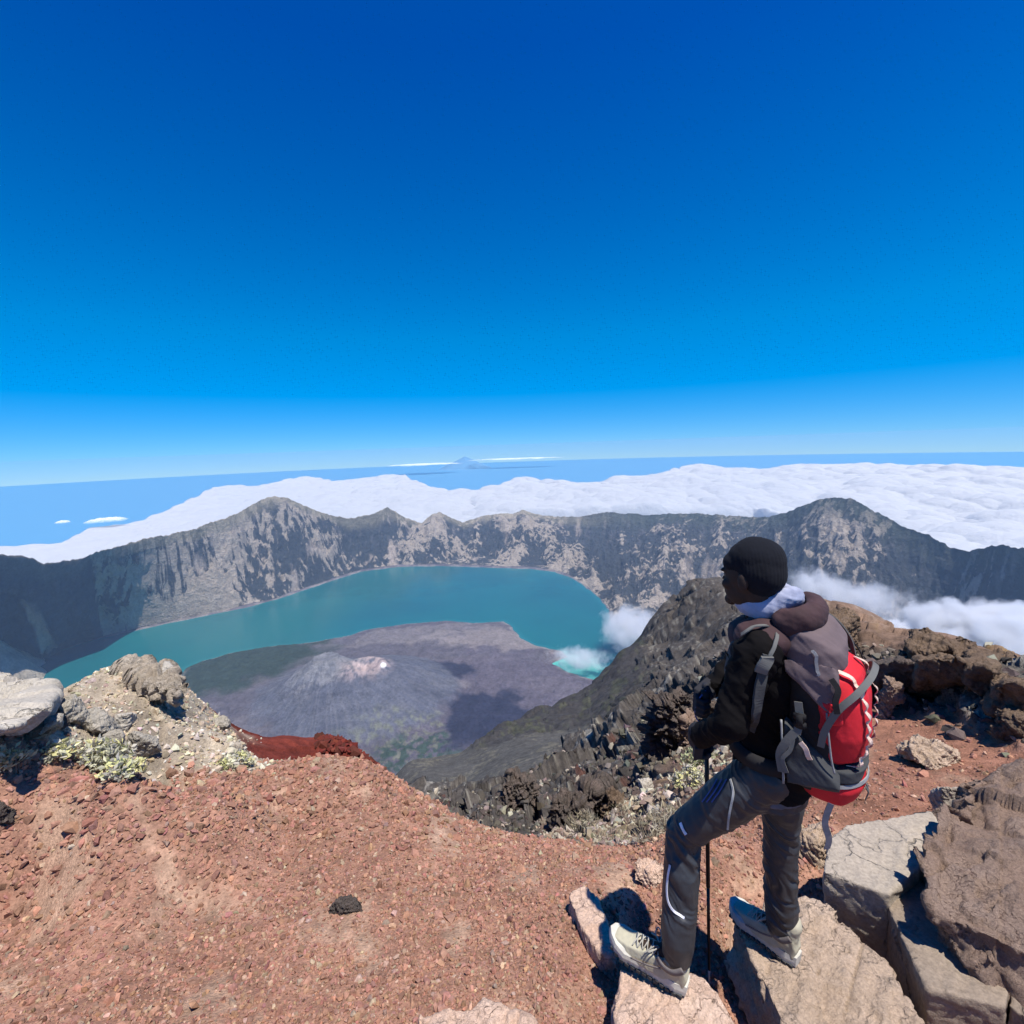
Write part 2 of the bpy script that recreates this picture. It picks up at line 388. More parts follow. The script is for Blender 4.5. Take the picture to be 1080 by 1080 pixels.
# --- colours
def mixc(c, m, col): return c * (1 - m[..., None]) + np.array(col)[None, None] * m[..., None]
C = np.zeros(X.shape + (3,)); C[:] = (0.100, 0.092, 0.108)                     # lava floor
fl = fbm(X / 700 + 2, Y / 260, 5, 81); C = mixc(C, sstep(0.0, 0.35, fl), (0.135, 0.122, 0.132))
def blob(px, py, z, rx, ry, warp=0.35, s=0):
    c = at_z(px, py, z); r = math.hypot(c.x, c.y); a = math.atan2(c.x, c.y)
    T = (CZ - z) / r
    ux = (X * math.cos(a) - Y * math.sin(a)); uy = (X * math.sin(a) + Y * math.cos(a)) - r
    q = np.hypot(ux / (rx / F * r * 1.1), uy / (ry / F * r * (1 + T * T) / T * 0.9))
    return sstep(1.25, 0.8, q + warp * fbm(X / 200 + s, Y / 200, 5, 90 + s) * 1.6)
delta = blob(232, 706, -1690, 84, 24, 0.25, 1) * (sd > 0)
C = mixc(C, delta, (0.036, 0.052, 0.043)); 
lavaR = blob(520, 735, -1650, 110, 60, 0.4, 2); C = mixc(C, lavaR * 0.6 * (sd > 0), (0.105, 0.09, 0.115))
C = mixc(C, blob(545, 672, -1660, 85, 12, 0.6, 3) * 0.7, (0.23, 0.20, 0.19))
C = mixc(C, blob(440, 668, -1660, 60, 8, 0.6, 4) * 0.5, (0.20, 0.18, 0.18))
C = mixc(C, blob(470, 711, -1650, 26, 11, 0.45, 5) * 0.9, (0.025, 0.028, 0.05))  # cloud shadow painted on the floor as a dark blue patch
C = mixc(C, blob(510, 758, -1650, 44, 30, 0.45, 6) * 0.9, (0.022, 0.026, 0.05))  # larger cloud shadow, likewise painted into the floor colour
C = mixc(C, blob(470, 725, -1650, 34, 5, 0.5, 16) * 0.5, (0.2, 0.18, 0.18))
coneM = sstep(0, 40, zc - zflat) * (sd > 0); C = mixc(C, coneM * 0.85, (0.098, 0.106, 0.134)); C = mixc(C, coneM * sstep(0.0, 0.4, fbm(X / 180, Y / 180, 5, 301)) * 0.5, (0.135, 0.135, 0.15)); C = mixc(C, coneM * sstep(0.05, 0.3, fbm(X / 260 + 4, Y / 90, 5, 303)) * 0.5, (0.065, 0.068, 0.09))
stre = np.abs(perlin(th * 14 + 0.3 * fbm(X / 200, Y / 200, 2, 4), D / 700, 95)); C = mixc(C, coneM * sstep(0.25, 0.02, stre) * 0.22, (0.2, 0.195, 0.2))
C = mixc(C, sstep(170, 60, np.abs(D - 150)) * 0.5 * (fbm(X / 60, Y / 60, 4, 99) > 0), (0.26, 0.25, 0.25))
m = sstep(220, 90, D2) * sstep(-0.35, 0.15, fbm(X / 50, Y / 50, 4, 97)); C = mixc(C, m, (0.42, 0.33, 0.31))
cw = at_z(405, 712, -1500); C = mixc(C, sstep(24, 12, np.hypot(X - cw.x, (Y - cw.y) * 0.6)), (0.75, 0.74, 0.72))
C = mixc(C, blob(345, 700, -1450, 26, 12, 0.5, 7) * 0.35, (0.22, 0.22, 0.22))
gr = blob(415, 785, -1640, 48, 26, 0.5, 8); C = mixc(C, 0.5 * gr * sstep(-0.1, 0.3, fbm(X / 45, Y / 45, 4, 98)), (0.20, 0.21, 0.13))
C = mixc(C, blob(440, 796, -1640, 38, 20, 0.5, 9) * sstep(-0.15, 0.1, fbm(X / 50, Y / 50, 4, 93)), (0.05, 0.075, 0.06))
shore = sstep(45, 8, np.abs(sd - 12)) * sstep(-0.2, 0.2, fbm(X / 150, Y / 150, 3, 94)); C = mixc(C, shore * 0.5, (0.26, 0.24, 0.22))
C = np.where(ms[..., None], np.array((0.36, 0.31, 0.24)) * (0.55 + 0.6 * gul[..., None]), C)
# wall colour: pale ash and rock where it faces up, dark scrub and cliff elsewhere, shade painted on the left end
wallM = (TTp > 0)
veg = 0.55 * fbm(X / 500, Y / 500, 4, 101) + 0.75 * fbm(X / 80 + 0.5 * fbm(X / 150, Y / 150, 3, 104), Y / 80, 5, 103, 0.65) - 0.5 * (g1 - 0.72) - 0.45 * (g0 - 0.72) - 0.2 * (g2 - 0.7)
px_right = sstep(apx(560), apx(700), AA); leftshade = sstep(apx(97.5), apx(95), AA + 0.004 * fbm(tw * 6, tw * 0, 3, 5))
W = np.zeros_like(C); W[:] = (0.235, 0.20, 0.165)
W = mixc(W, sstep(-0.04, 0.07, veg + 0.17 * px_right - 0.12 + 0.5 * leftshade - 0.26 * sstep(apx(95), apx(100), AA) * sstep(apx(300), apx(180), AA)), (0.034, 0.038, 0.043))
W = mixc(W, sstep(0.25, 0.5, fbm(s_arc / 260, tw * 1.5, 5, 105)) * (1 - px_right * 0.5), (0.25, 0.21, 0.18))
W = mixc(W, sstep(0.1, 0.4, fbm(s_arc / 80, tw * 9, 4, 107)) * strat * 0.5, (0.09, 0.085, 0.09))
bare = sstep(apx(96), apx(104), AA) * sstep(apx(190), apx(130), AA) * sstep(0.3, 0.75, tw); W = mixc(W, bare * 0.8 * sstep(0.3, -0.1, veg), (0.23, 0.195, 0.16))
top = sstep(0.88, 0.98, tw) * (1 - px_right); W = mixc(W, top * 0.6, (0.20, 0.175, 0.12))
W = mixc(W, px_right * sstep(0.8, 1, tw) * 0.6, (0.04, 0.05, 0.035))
W = mixc(W, leftshade * 0.5, (0.038, 0.043, 0.056))  # shade left of the spur, painted as a bluish dark tone
slant_patch = sstep(0.012, 0.006, np.abs(AA - apx(30) - 0.03 * (0.6 - tw))) * sstep(0.25, 0.4, tw) * sstep(0.8, 0.65, tw); W = mixc(W, slant_patch, (0.3, 0.25, 0.2))  # pale slanted patch across the left wall
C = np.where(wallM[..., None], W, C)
t = NT('caldera_rock'); o = t.obj(); at = t.n('ShaderNodeVertexColor', layer_name='Col')
n1 = t.noise(0.012, 9, 0.7, o); n2 = t.noise(0.05, 6, 0.7, o)
f = t.ramp(t.math('MULTIPLY', n1, n2), [(0.14, (0.7,) * 3), (0.38, (1.3,) * 3)])
t.set(Base_Color=t.mix(at.outputs[0], f, 1.0, 'MULTIPLY'), Roughness=1.0, Specular_IOR_Level=0.1, Normal=t.bump(n2, 0.6, 16.0, t.bump(n1, 0.9, 60.0)))
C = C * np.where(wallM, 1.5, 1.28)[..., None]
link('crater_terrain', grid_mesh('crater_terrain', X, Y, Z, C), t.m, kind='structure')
del X, Y, Z, C, W, zw, zfl, sd, g1, g2, g3, veg

# --- lake
t = NT('lake_water'); o = t.obj()
g = at_z(600, 702, LZ); lt = t.n('ShaderNodeVectorMath', operation='DISTANCE'); t.l(o, lt.inputs[0]); lt.inputs[1].default_value = (g.x, g.y, LZ)
sh = t.n('ShaderNodeVertexColor', layer_name='Col')
base_c = t.ramp(t.noise(0.0009, 4, 0.5, o), [(0.35, (0.004, 0.088, 0.105)), (0.65, (0.006, 0.115, 0.125))])
base_c = t.mix(base_c, (0.06, 0.33, 0.33), sh.outputs[0])
grn = t.math('ADD', t.math('DIVIDE', lt.outputs['Value'], 520.0), t.math('MULTIPLY', t.noise(0.008, 5, 0.6, o), 1.0))
base_c = t.mix(base_c, (0.10, 0.42, 0.34), t.ramp(grn, [(0.75, (1,) * 3), (1.6 / 1.0 if False else 1.0, (0,) * 3)]))
nb = t.noise(0.06, 5, 0.6, o)
t.set(Base_Color=base_c, Roughness=0.22, Specular_IOR_Level=0.25, Normal=t.bump(nb, 0.12, 3.0))
gx = np.linspace(-5000, 3500, 340); gy = np.linspace(900, 8600, 300); GX, GY = np.meshgrid(gx, gy)
sdl = sdist(GX, GY, LP) + 40 * fbm(GX / 260, GY / 260, 4, 5)
shc = sstep(-70, 0, sdl) * (0.12 + 0.5 * sstep(0.1, -0.3, np.hypot(GX + 1500, GY - 2900) / 900 - 1))
link('lake', grid_mesh('lake', GX, GY, GX * 0 + LZ, np.repeat(shc[..., None], 3, -1)), t.m, kind='structure')

# ---------------------------------------------------------------- steam and valley cloud inside the caldera
def steam(px, py, r, rx, ry, rz, dens, seed, scale, rot=0.0, thr=0.5):
    t = NT('steam_volume'); t.t.nodes.remove(t.b); tcn = t.n('ShaderNodeTexCoord'); o = tcn.outputs['Object']
    le = t.n('ShaderNodeVectorMath', operation='LENGTH'); t.l(o, le.inputs[0])
    mp = t.n('ShaderNodeMapping'); mp.inputs['Location'].default_value = (seed * 3.1, seed, 0); mp.inputs['Scale'].default_value = (rx / ry, 1, rz / ry); t.l(o, mp.inputs[0])
    nz = t.noise(scale, 7, 0.62, mp.outputs[0], 0.4)
    fall = t.ramp(le.outputs['Value'], [(0.0, (1,) * 3), (1.0, (0,) * 3)])
    v = t.math('SUBTRACT', t.math('ADD', nz, t.math('MULTIPLY', fall, 0.55)), thr + 0.12)
    v = t.math('MULTIPLY', t.math('MAXIMUM', v, 0.0), dens * 8)
    pv = t.n('ShaderNodeVolumePrincipled'); pv.inputs['Color'].default_value = (0.97, 0.98, 1, 1); pv.inputs['Anisotropy'].default_value = 0.0
    t.l(v, pv.inputs['Density']); t.l(pv.outputs[0], t.o.inputs['Volume'])
    bm = bmesh.new(); bmesh.ops.create_icosphere(bm, subdivisions=3, radius=1.0); me = bpy.data.meshes.new('steam_cloud'); bm.to_mesh(me); bm.free()
    ob = link('steam_cloud', me, t.m, kind='stuff'); p = at_r(px, py, r); ob.location = p; ob.scale = (rx, ry, rz)
    ob.rotation_euler = (0, 0, -math.atan2(p.x, p.y) + rot)
steam(668, 662, 3900, 330, 420, 190, 0.006, 1, 3.2, 0, 0.52)
steam(612, 694, 3550, 330, 260, 90, 0.006, 2, 3.4, 0, 0.57)
steam(905, 632, 4200, 620, 380, 190, 0.0035, 3, 3.4, -0.1, 0.58)
steam(860, 618, 4300, 300, 300, 190, 0.0045, 6, 3.2, 0, 0.57)
steam(1062, 672, 3300, 460, 420, 170, 0.02, 4, 2.6, 0, 0.47)
steam(950, 668, 3600, 260, 300, 60, 0.02, 5, 2.6, 0, 0.48)
# ---------------------------------------------------------------- the air
bm = bmesh.new(); bmesh.ops.create_cube(bm, size=1.0); me = bpy.data.meshes.new('haze'); bm.to_mesh(me); bm.free()
t = NT('haze_air'); t.t.nodes.remove(t.b); pv = t.n('ShaderNodeVolumePrincipled'); pv.inputs['Color'].default_value = (0.55, 0.75, 1.0, 1)
pv.inputs['Density'].default_value = 3.0e-5; pv.inputs['Anisotropy'].default_value = 0.2; t.l(pv.outputs[0], t.o.inputs['Volume'])
BZ0, BZ1 = -2202.0, 5.0
hz = link('haze', me, t.m, kind='stuff'); BYN = -1200.0
hz.location = ((BX0 + BX1) / 2, (BYN + BY1) / 2, (BZ0 + BZ1) / 2); hz.scale = (BX1 - BX0, BY1 - BYN, BZ1 - BZ0)
# ================================================================ SUMMIT GROUND AND THE NEAR RIDGES
def plane_r(px, py, drop=0.0):
    a, T = azT(px, py); a = float(a); T = float(T)
    return (1.64 + drop) / (T - 0.30 * math.cos(a))
G = []   # (px, py, r, zone)
def g(zone, *pts):
    for p in pts: G.append((p[0], p[1], plane_r(p[0], p[1], 0.22 if (p[0] > 650 and p[1] > 975) else 0) if len(p) < 3 else p[2], zone))
g('R', (0, 1080), (150, 1080), (300, 1080), (450, 1080), (600, 1080), (-120, 1080), (0, 950), (-150, 900), (120, 980), (200, 940), (320, 1000), (400, 950), (480, 1010), (560, 960), (640, 960), (740, 960),
  (0, 860), (150, 870), (300, 870), (230, 850, 3.4), (430, 900), (720, 900), (760, 900), (850, 900), (780, 1000), (700, 1010), (900, 980))
g('R', (700, 1080), (800, 1060), (900, 1080), (1000, 1080), (1080, 1080), (1200, 1080), (870, 1040), (950, 1060))
g('R', (340, 800, 4.2), (300, 808, 4.2), (390, 806, 4.1), (430, 832, 3.9), (470, 858, 3.7), (520, 877, 3.5), (580, 889, 3.4), (640, 896, 3.4), (690, 892, 3.3), (720, 872, 3.6))
g('R', (0, 775, 4.6), (-150, 760, 5.0), (60, 817, 4.2), (140, 828, 4.1), (220, 828, 4.1), (275, 814, 4.3), (20, 800, 4.3))
g('T', (0, 745, 5.4), (50, 760, 5.0), (100, 770, 5.0), (150, 780, 5.0), (200, 790, 4.9), (250, 801, 4.7), (90, 724, 6.2), (125, 705, 6.5), (150, 703, 6.5), (185, 715, 6.4),
  (200, 738, 6.2), (215, 757, 6.0), (235, 775, 5.6), (262, 791, 5.2), (288, 804, 4.8), (55, 748, 6.0), (30, 752, 5.8), (120, 740, 5.7), (170, 745, 5.7), (0, 755, 6.5), (-150, 740, 6.5))
g('D', (275, 781, 7.6), (300, 777, 8.0), (340, 777, 8.0), (362, 786, 7.7), (378, 799, 7.2), (330, 795, 7.2), (300, 795, 6.8))
# hidden falls behind the left crest
for px in (-150, -60, 20, 80, 150, 210):
    g('T', (px, 800, 9.5), (px, 860, 18), (px, 900, 60), (px, 930, 300), (px, 900, 900))
for px in (260, 300, 345, 385):
    g('K', (px, 830, 11), (px, 880, 20), (px, 900, 60), (px, 930, 300), (px, 900, 900))
g('R', (300, 830, 5.4), (345, 822, 5.4), (385, 840, 5.2))
g('K', (430, 870, 6), (430, 890, 15), (435, 860, 35)); g('S', (440, 828, 60), (430, 806, 115)); g('V', (430, 840, 200), (430, 900, 500), (430, 900, 900))
g('K', (475, 880, 5), (475, 885, 12), (475, 862, 25), (475, 845, 40)); g('S', (478, 825, 70), (470, 806, 110), (465, 797, 135)); g('V', (470, 840, 240), (470, 900, 600), (470, 900, 900))
g('K', (520, 886, 5), (520, 876, 10), (520, 856, 20), (522, 838, 34)); g('S', (522, 815, 60), (525, 790, 95)); g('V', (528, 775, 140), (530, 765, 170), (530, 800, 260), (540, 900, 600), (540, 900, 900))
g('K', (560, 890, 5), (560, 872, 10), (560, 850, 17), (565, 825, 32)); g('S', (565, 800, 58), (570, 780, 90)); g('V', (570, 765, 150), (572, 750, 195), (570, 790, 300), (570, 900, 900))
g('B', (600, 893, 4.6), (600, 882, 7)); g('K', (600, 850, 14), (600, 820, 26), (600, 795, 50)); g('S', (602, 778, 85)); g('V', (604, 755, 160), (606, 735, 225), (606, 780, 340), (600, 900, 900))
g('B', (660, 887, 4.2), (660, 868, 6)); g('K', (660, 835, 12), (660, 800, 24), (660, 770, 48)); g('V', (656, 745, 100), (653, 715, 200), (652, 692, 270), (650, 740, 400), (650, 900, 900))
g('B', (710, 866, 4.3), (705, 845, 5.8), (715, 825, 7)); g('K', (710, 795, 12), (710, 760, 26), (708, 720, 90), (706, 680, 220), (702, 643, 350), (703, 700, 500), (700, 900, 900))
g('P', (750, 860, 3.9), (760, 840, 4.3)); g('B', (740, 815, 6), (745, 785, 8.5)); g('K', (750, 760, 13), (750, 715, 40), (748, 670, 180), (745, 626, 400), (745, 690, 560), (745, 900, 900))
g('P', (800, 850, 3.9), (800, 820, 4.6), (800, 770, 6.5)); g('K', (800, 720, 12), (800, 690, 35), (795, 655, 180), (785, 640, 390), (790, 700, 560), (790, 900, 900))
g('P', (880, 820, 4.35), (940, 830, 4.3), (1000, 850, 4.1), (1080, 850, 4.3), (900, 765, 6.0), (950, 775, 5.8), (1000, 790, 5.5), (1060, 800, 5.3), (1150, 830, 4.8), (930, 860, 3.75), (1000, 920, 3.25), (1060, 960, 3.0))
g('K', (860, 715, 7.6), (880, 705, 8.0), (930, 718, 7.2), (905, 690, 9.0), (860, 680, 10))
g('K', (975, 722, 7.1), (1020, 735, 6.7), (1070, 752, 6.2))
g('B', (868, 643, 12.5), (895, 649, 12), (920, 659, 11.5), (950, 673, 10.5), (985, 683, 9.6), (1010, 689, 9.1), (1040, 692, 8.8), (1060, 699, 8.6), (1080, 705, 8.4), (1180, 740, 7.6), (845, 640, 13), (820, 655, 14))
for px, y0 in ((845, 680), (900, 690), (960, 715), (1020, 735), (1080, 750), (1180, 790)):
    g('K', (px, y0, 18), (px, y0 + 60, 40), (px, y0 + 140, 120), (px, y0 + 220, 400), (px, y0 + 260, 900))
# ground under and behind the camera
EXTRA = []
for r in (0.0, 0.5, 1.1):
    for a in range(0, 360, 45):
        x, y = r * math.sin(math.radians(a)), r * math.cos(math.radians(a)); EXTRA.append((x, y, 0.36 - 0.30 * max(y, 0) + 0.05 * min(y, 0), 'R'))
for r in (3, 7, 15, 40, 150, 900):
    for a in (100, 140, 180, 220, 260):
        x, y = r * math.sin(math.radians(a)), r * math.cos(math.radians(a)); EXTRA.append((x, y, 0.36 - 0.12 * r - (r > 20) * 0.5 * (r - 20), 'R'))
pa, pT = azT([q[0] for q in G], [q[1] for q in G]); pr = np.array([q[2] for q in G])
cxy = np.stack([pr * np.sin(pa), pr * np.cos(pa)], -1); cz = CZ - pr * pT
cxy = np.concatenate([cxy, np.array([e[:2] for e in EXTRA])]); cz = np.concatenate([cz, [e[2] for e in EXTRA]])
zones = [q[3] for q in G] + [e[3] for e in EXTRA]
def uv(x, y):
    r = np.hypot(x, y); Lg = np.log1p(r) / np.maximum(r, 1e-6) * 1.0; return x * Lg, y * Lg
def Fq(z, r): return (CZ - z) / (r + 2)
cu, cv = uv(cxy[:, 0], cxy[:, 1]); cr = np.hypot(cxy[:, 0], cxy[:, 1]); cq = Fq(cz, cr)
n = len(cu)
def tpsk(d2): return 0.5 * d2 * np.log(d2 + 1e-12)
K = tpsk((cu[:, None] - cu) ** 2 + (cv[:, None] - cv) ** 2) + np.eye(n) * 5e-5
Pm = np.stack([np.ones(n), cu, cv], -1)
M = np.block([[K, Pm], [Pm.T, np.zeros((3, 3))]])
Wt = np.linalg.solve(M, np.concatenate([cq, np.zeros(3)]))
ZN = 'RTKDSPBV'
zid = np.array([ZN.index(z) for z in zones])
def smooth_ground(x, y):
    """height and zone weights without small relief"""
    shp = x.shape; x = x.ravel(); y = y.ravel(); z = np.empty(x.shape); zw_ = np.empty((len(x), len(ZN)), np.float32)
    for s in range(0, len(x), 60000):
        xs, ys = x[s:s + 60000], y[s:s + 60000]; u, v = uv(xs, ys); r = np.hypot(xs, ys)
        d2 = (u[:, None] - cu) ** 2 + (v[:, None] - cv) ** 2
        q = tpsk(d2) @ Wt[:n] + Wt[n] + Wt[n + 1] * u + Wt[n + 2] * v
        z[s:s + 60000] = CZ - q * (r + 2)
        u2 = u + 0.05 * perlin(u * 9, v * 9, 3) + 0.03 * perlin(u * 30, v * 30, 4); v2 = v + 0.05 * perlin(u * 9 + 7, v * 9, 5) + 0.03 * perlin(u * 30, v * 30, 6)
        iw = 1 / ((u2[:, None] - cu) ** 2 + (v2[:, None] - cv) ** 2 + 1e-4) ** 3
        W_ = np.stack([iw[:, zid == k].sum(1) for k in range(len(ZN))], -1)
        zw_[s:s + 60000] = W_ / W_.sum(1, keepdims=True)
    return z.reshape(shp), zw_.reshape(shp + (len(ZN),))
# relief amplitude per zone:     R      T     K     D     S     P     B     V
AMP = np.array([0.07, 0.11, 0.40, 0.10, 0.05, 0.06, 0.18, 0.30])
def relief(x, y, zw_):
    """relief along the normal and colour"""
    r = np.hypot(x, y); z = np.zeros(x.shape)
    amp = (zw_ @ AMP) * (1 - 0.1 * sstep(40, 120, r)); C = np.zeros(x.shape + (3,)); cell = np.zeros(x.shape)
    near = sstep(1.2, 3.0, r)
    for k in range(15):
        lam = 0.03 * 2 ** k
        q_ = lam / r; wgt = sstep(0.004, 0.012, q_) * sstep(0.30, 0.15, q_ * (1 + 1.2 * sstep(60, 160, r))) * (0.45 + 0.55 * sstep(0.012, 0.06, q_))
        m = wgt > 0.001
        if not m.any(): continue
        xs, ys = x[m] / lam, y[m] / lam
        wx = xs + 0.35 * perlin(xs * 0.7, ys * 0.7, k); wy = ys + 0.35 * perlin(xs * 0.7 + 5, ys * 0.7, k + 50)
        # stretch the slabs a little along the dip so they read as broken strata
        bh, bv, _ = blocks(wx * 1.3 - wy * 0.35, wy * 0.65 + wx * 0.2, 200 + k)
        pn = perlin(xs * 0.8, ys * 0.8, 300 + k)
        hard = (1 - 0.5 * sstep(60, 200, r[m])) * np.clip((zw_[m] @ np.array([0.25, 0.5, 0.85, 0.6, 0.15, 0.3, 0.55, 0.4])), 0, 1)
        z[m] += amp[m] * lam * wgt[m] * (hard * bh * 0.75 + (1 - 0.5 * hard) * pn * 0.8)
        cell[m] += wgt[m] * (bv - 0.5) * hard
    # straight gully lines and bedding on the smooth scree
    S = zw_[..., ZN.index('S')]
    z += S * 0.006 * r * (ridged(x / 14 + 0.2 * perlin(x / 9, y / 9, 2), y / 60, 3, 8) - 0.7)
    cols = np.array([(0.30, 0.163, 0.113), (0.36, 0.30, 0.225), (0.070, 0.062, 0.056), (0.15, 0.032, 0.022), (0.088, 0.084, 0.078), (0.26, 0.128, 0.085), (0.165, 0.11, 0.08), (0.050, 0.048, 0.049)])
    C = zw_ @ cols
    u, v = uv(x, y); nn = fbm(u * 6, v * 6, 5, 400); n2 = fbm(u * 25, v * 25, 4, 410)
    def mc(C, m, c): return C * (1 - m[..., None]) + np.array(c) * m[..., None]
    R_ = zw_[..., 0]; Kz = zw_[..., 2]; B = zw_[..., 6]; V = zw_[..., 7]; P = zw_[..., 5]; Tz = zw_[..., 1]
    C = mc(C, R_ * sstep(0.08, 0.4, nn) * 0.8, (0.39, 0.26, 0.18))            # pale dust between the gravel
    C = mc(C, P * sstep(0.1, 0.4, nn) * 0.6, (0.30, 0.20, 0.135))
    C = mc(C, Tz * sstep(0.0, 0.4, -nn) * 0.6, (0.19, 0.155, 0.12))
    C = mc(C, Kz * sstep(0.15, 0.4, n2) * 0.55, (0.19, 0.18, 0.15))
    C = mc(C, Kz * sstep(0.22, 0.42, nn) * (r < 30) * 0.7, (0.14, 0.06, 0.045))
    C = mc(C, (Kz + B) * sstep(0.5, 0.9, cell) * 0.6, (0.27, 0.25, 0.21))
    C = mc(C, B * sstep(0.15, 0.4, -nn) * 0.7, (0.22, 0.15, 0.07))
    C = mc(C, V * sstep(0.0, 0.35, nn + 0.4 * n2) * 0.45, (0.078, 0.084, 0.046))
    C = mc(C, S * sstep(0.35, 0.5, ridged(x / 10 + 0.5 * perlin(x / 12, y / 12, 2), y / 60, 3, 8) * 0.6 + n2 * 0.3 - 0.05) * 0.3, (0.2, 0.18, 0.12))
    C = C * np.clip(1 + 0.35 * cell[..., None] + 0.25 * n2[..., None], 0.4, 1.8)
    return z, C
def ground_pts(x, y):
    """points on the ground surface, their normals, and zone weights (for standing things on)"""
    x = np.asarray(x, float); y = np.asarray(y, float); e = 0.02 * np.hypot(x, y) + 0.01
    z, zw_ = smooth_ground(x, y); zx, _ = smooth_ground(x + e, y); zy, _ = smooth_ground(x, y + e)
    nx, ny = -(zx - z) / e, -(zy - z) / e; l = np.sqrt(nx * nx + ny * ny + 1); h, C = relief(x, y, zw_)
    N = np.stack([nx / l, ny / l, 1 / l], -1)
    return np.stack([x, y, z], -1) + N * h[..., None], N, zw_
def ground_px(px, py, rmax=25.0):
    """where the sight lines of these pixels meet the smooth ground"""
    px = np.asarray(px, float); py = np.asarray(py, float); a, T = azT(px, py); rs = np.geomspace(0.8, rmax, 240)
    X = rs[None] * np.sin(a)[:, None]; Y = rs[None] * np.cos(a)[:, None]; z, _ = smooth_ground(X, Y)
    hit = z >= CZ - rs[None] * T[:, None]; k = np.argmax(hit, 1); r = rs[k]
    return r * np.sin(a), r * np.cos(a)
def sector(name, az, rr, mat, wrap=False, **props):
    A, R_ = np.meshgrid(az, rr); X = R_ * np.sin(A); Y = R_ * np.cos(A); Z, zw_ = smooth_ground(X, Y); h, C = relief(X, Y, zw_)
    P = np.stack([X, Y, Z], -1)
    dA = np.empty_like(P); dR = np.empty_like(P)
    dA[:, 1:-1] = P[:, 2:] - P[:, :-2]; dA[:, 0] = P[:, 1] - P[:, 0]; dA[:, -1] = P[:, -1] - P[:, -2]
    if wrap: dA[:, 0] = P[:, 1] - P[:, -1]; dA[:, -1] = P[:, 0] - P[:, -2]
    dR[1:-1] = P[2:] - P[:-2]; dR[0] = P[1] - P[0]; dR[-1] = P[-1] - P[-2]
    N = np.cross(dA, dR); N /= np.linalg.norm(N, axis=-1, keepdims=True) + 1e-12; N *= np.sign(N[..., 2:3] + 1e-9)
    P = P + N * h[..., None]
    return link(name, grid_mesh(name, P[..., 0], P[..., 1], P[..., 2], C, wrap), mat, **props)
t = NT('volcanic_ground'); o = t.obj(); at = t.n('ShaderNodeVertexColor', layer_name='Col')
n1 = t.noise(7.0, 9, 0.7, o); n2 = t.noise(55.0, 6, 0.75, o); n3 = t.noise(1.2, 8, 0.65, o)
f = t.ramp(t.math('MULTIPLY', n1, n2), [(0.12, (0.5,) * 3), (0.40, (1.5,) * 3)])
c = t.mix(at.outputs[0], f, 1.0, 'MULTIPLY'); c = t.mix(c, t.ramp(n3, [(0.3, (0.8,) * 3), (0.7, (1.2,) * 3)]), 1.0, 'MULTIPLY')
vo = t.n('ShaderNodeTexVoronoi'); vo.inputs['Scale'].default_value = 75.0; t.l(o, vo.inputs['Vector'])
nb = t.bump(t.math('SUBTRACT', 1.0, vo.outputs['Distance']), 0.55, 0.008)
t.set(Base_Color=c, Roughness=1.0, Specular_IOR_Level=0.1, Normal=t.bump(n2, 0.6, 0.012, nb)); GROUND = t.m
t = NT('ridge_rock'); o = t.obj(); at = t.n('ShaderNodeVertexColor', layer_name='Col')
n1 = t.noise(0.5, 12, 0.72, o); n2 = t.noise(3.0, 8, 0.75, o)
f = t.ramp(t.math('MULTIPLY', n1, n2), [(0.12, (0.45,) * 3), (0.40, (1.6,) * 3)])
t.set(Base_Color=t.mix(at.outputs[0], f, 1.0, 'MULTIPLY'), Roughness=1.0, Specular_IOR_Level=0.1, Normal=t.bump(n2, 0.5, 0.25)); RIDGE = t.m
azn = np.concatenate([np.linspace(math.radians(-60), math.radians(60), int(1250 * DET)), np.linspace(math.radians(60), math.radians(300), 140)[1:-1]])
sector('ground', azn, np.concatenate([[0.02], np.geomspace(0.3, 14.0, int(720 * DET))]), GROUND, wrap=True, kind='structure')
sector('rocky_ridge', np.linspace(math.radians(-60), math.radians(60), int(1250 * DET)), np.geomspace(13.97, 900, int(700 * DET)), RIDGE, kind='structure')
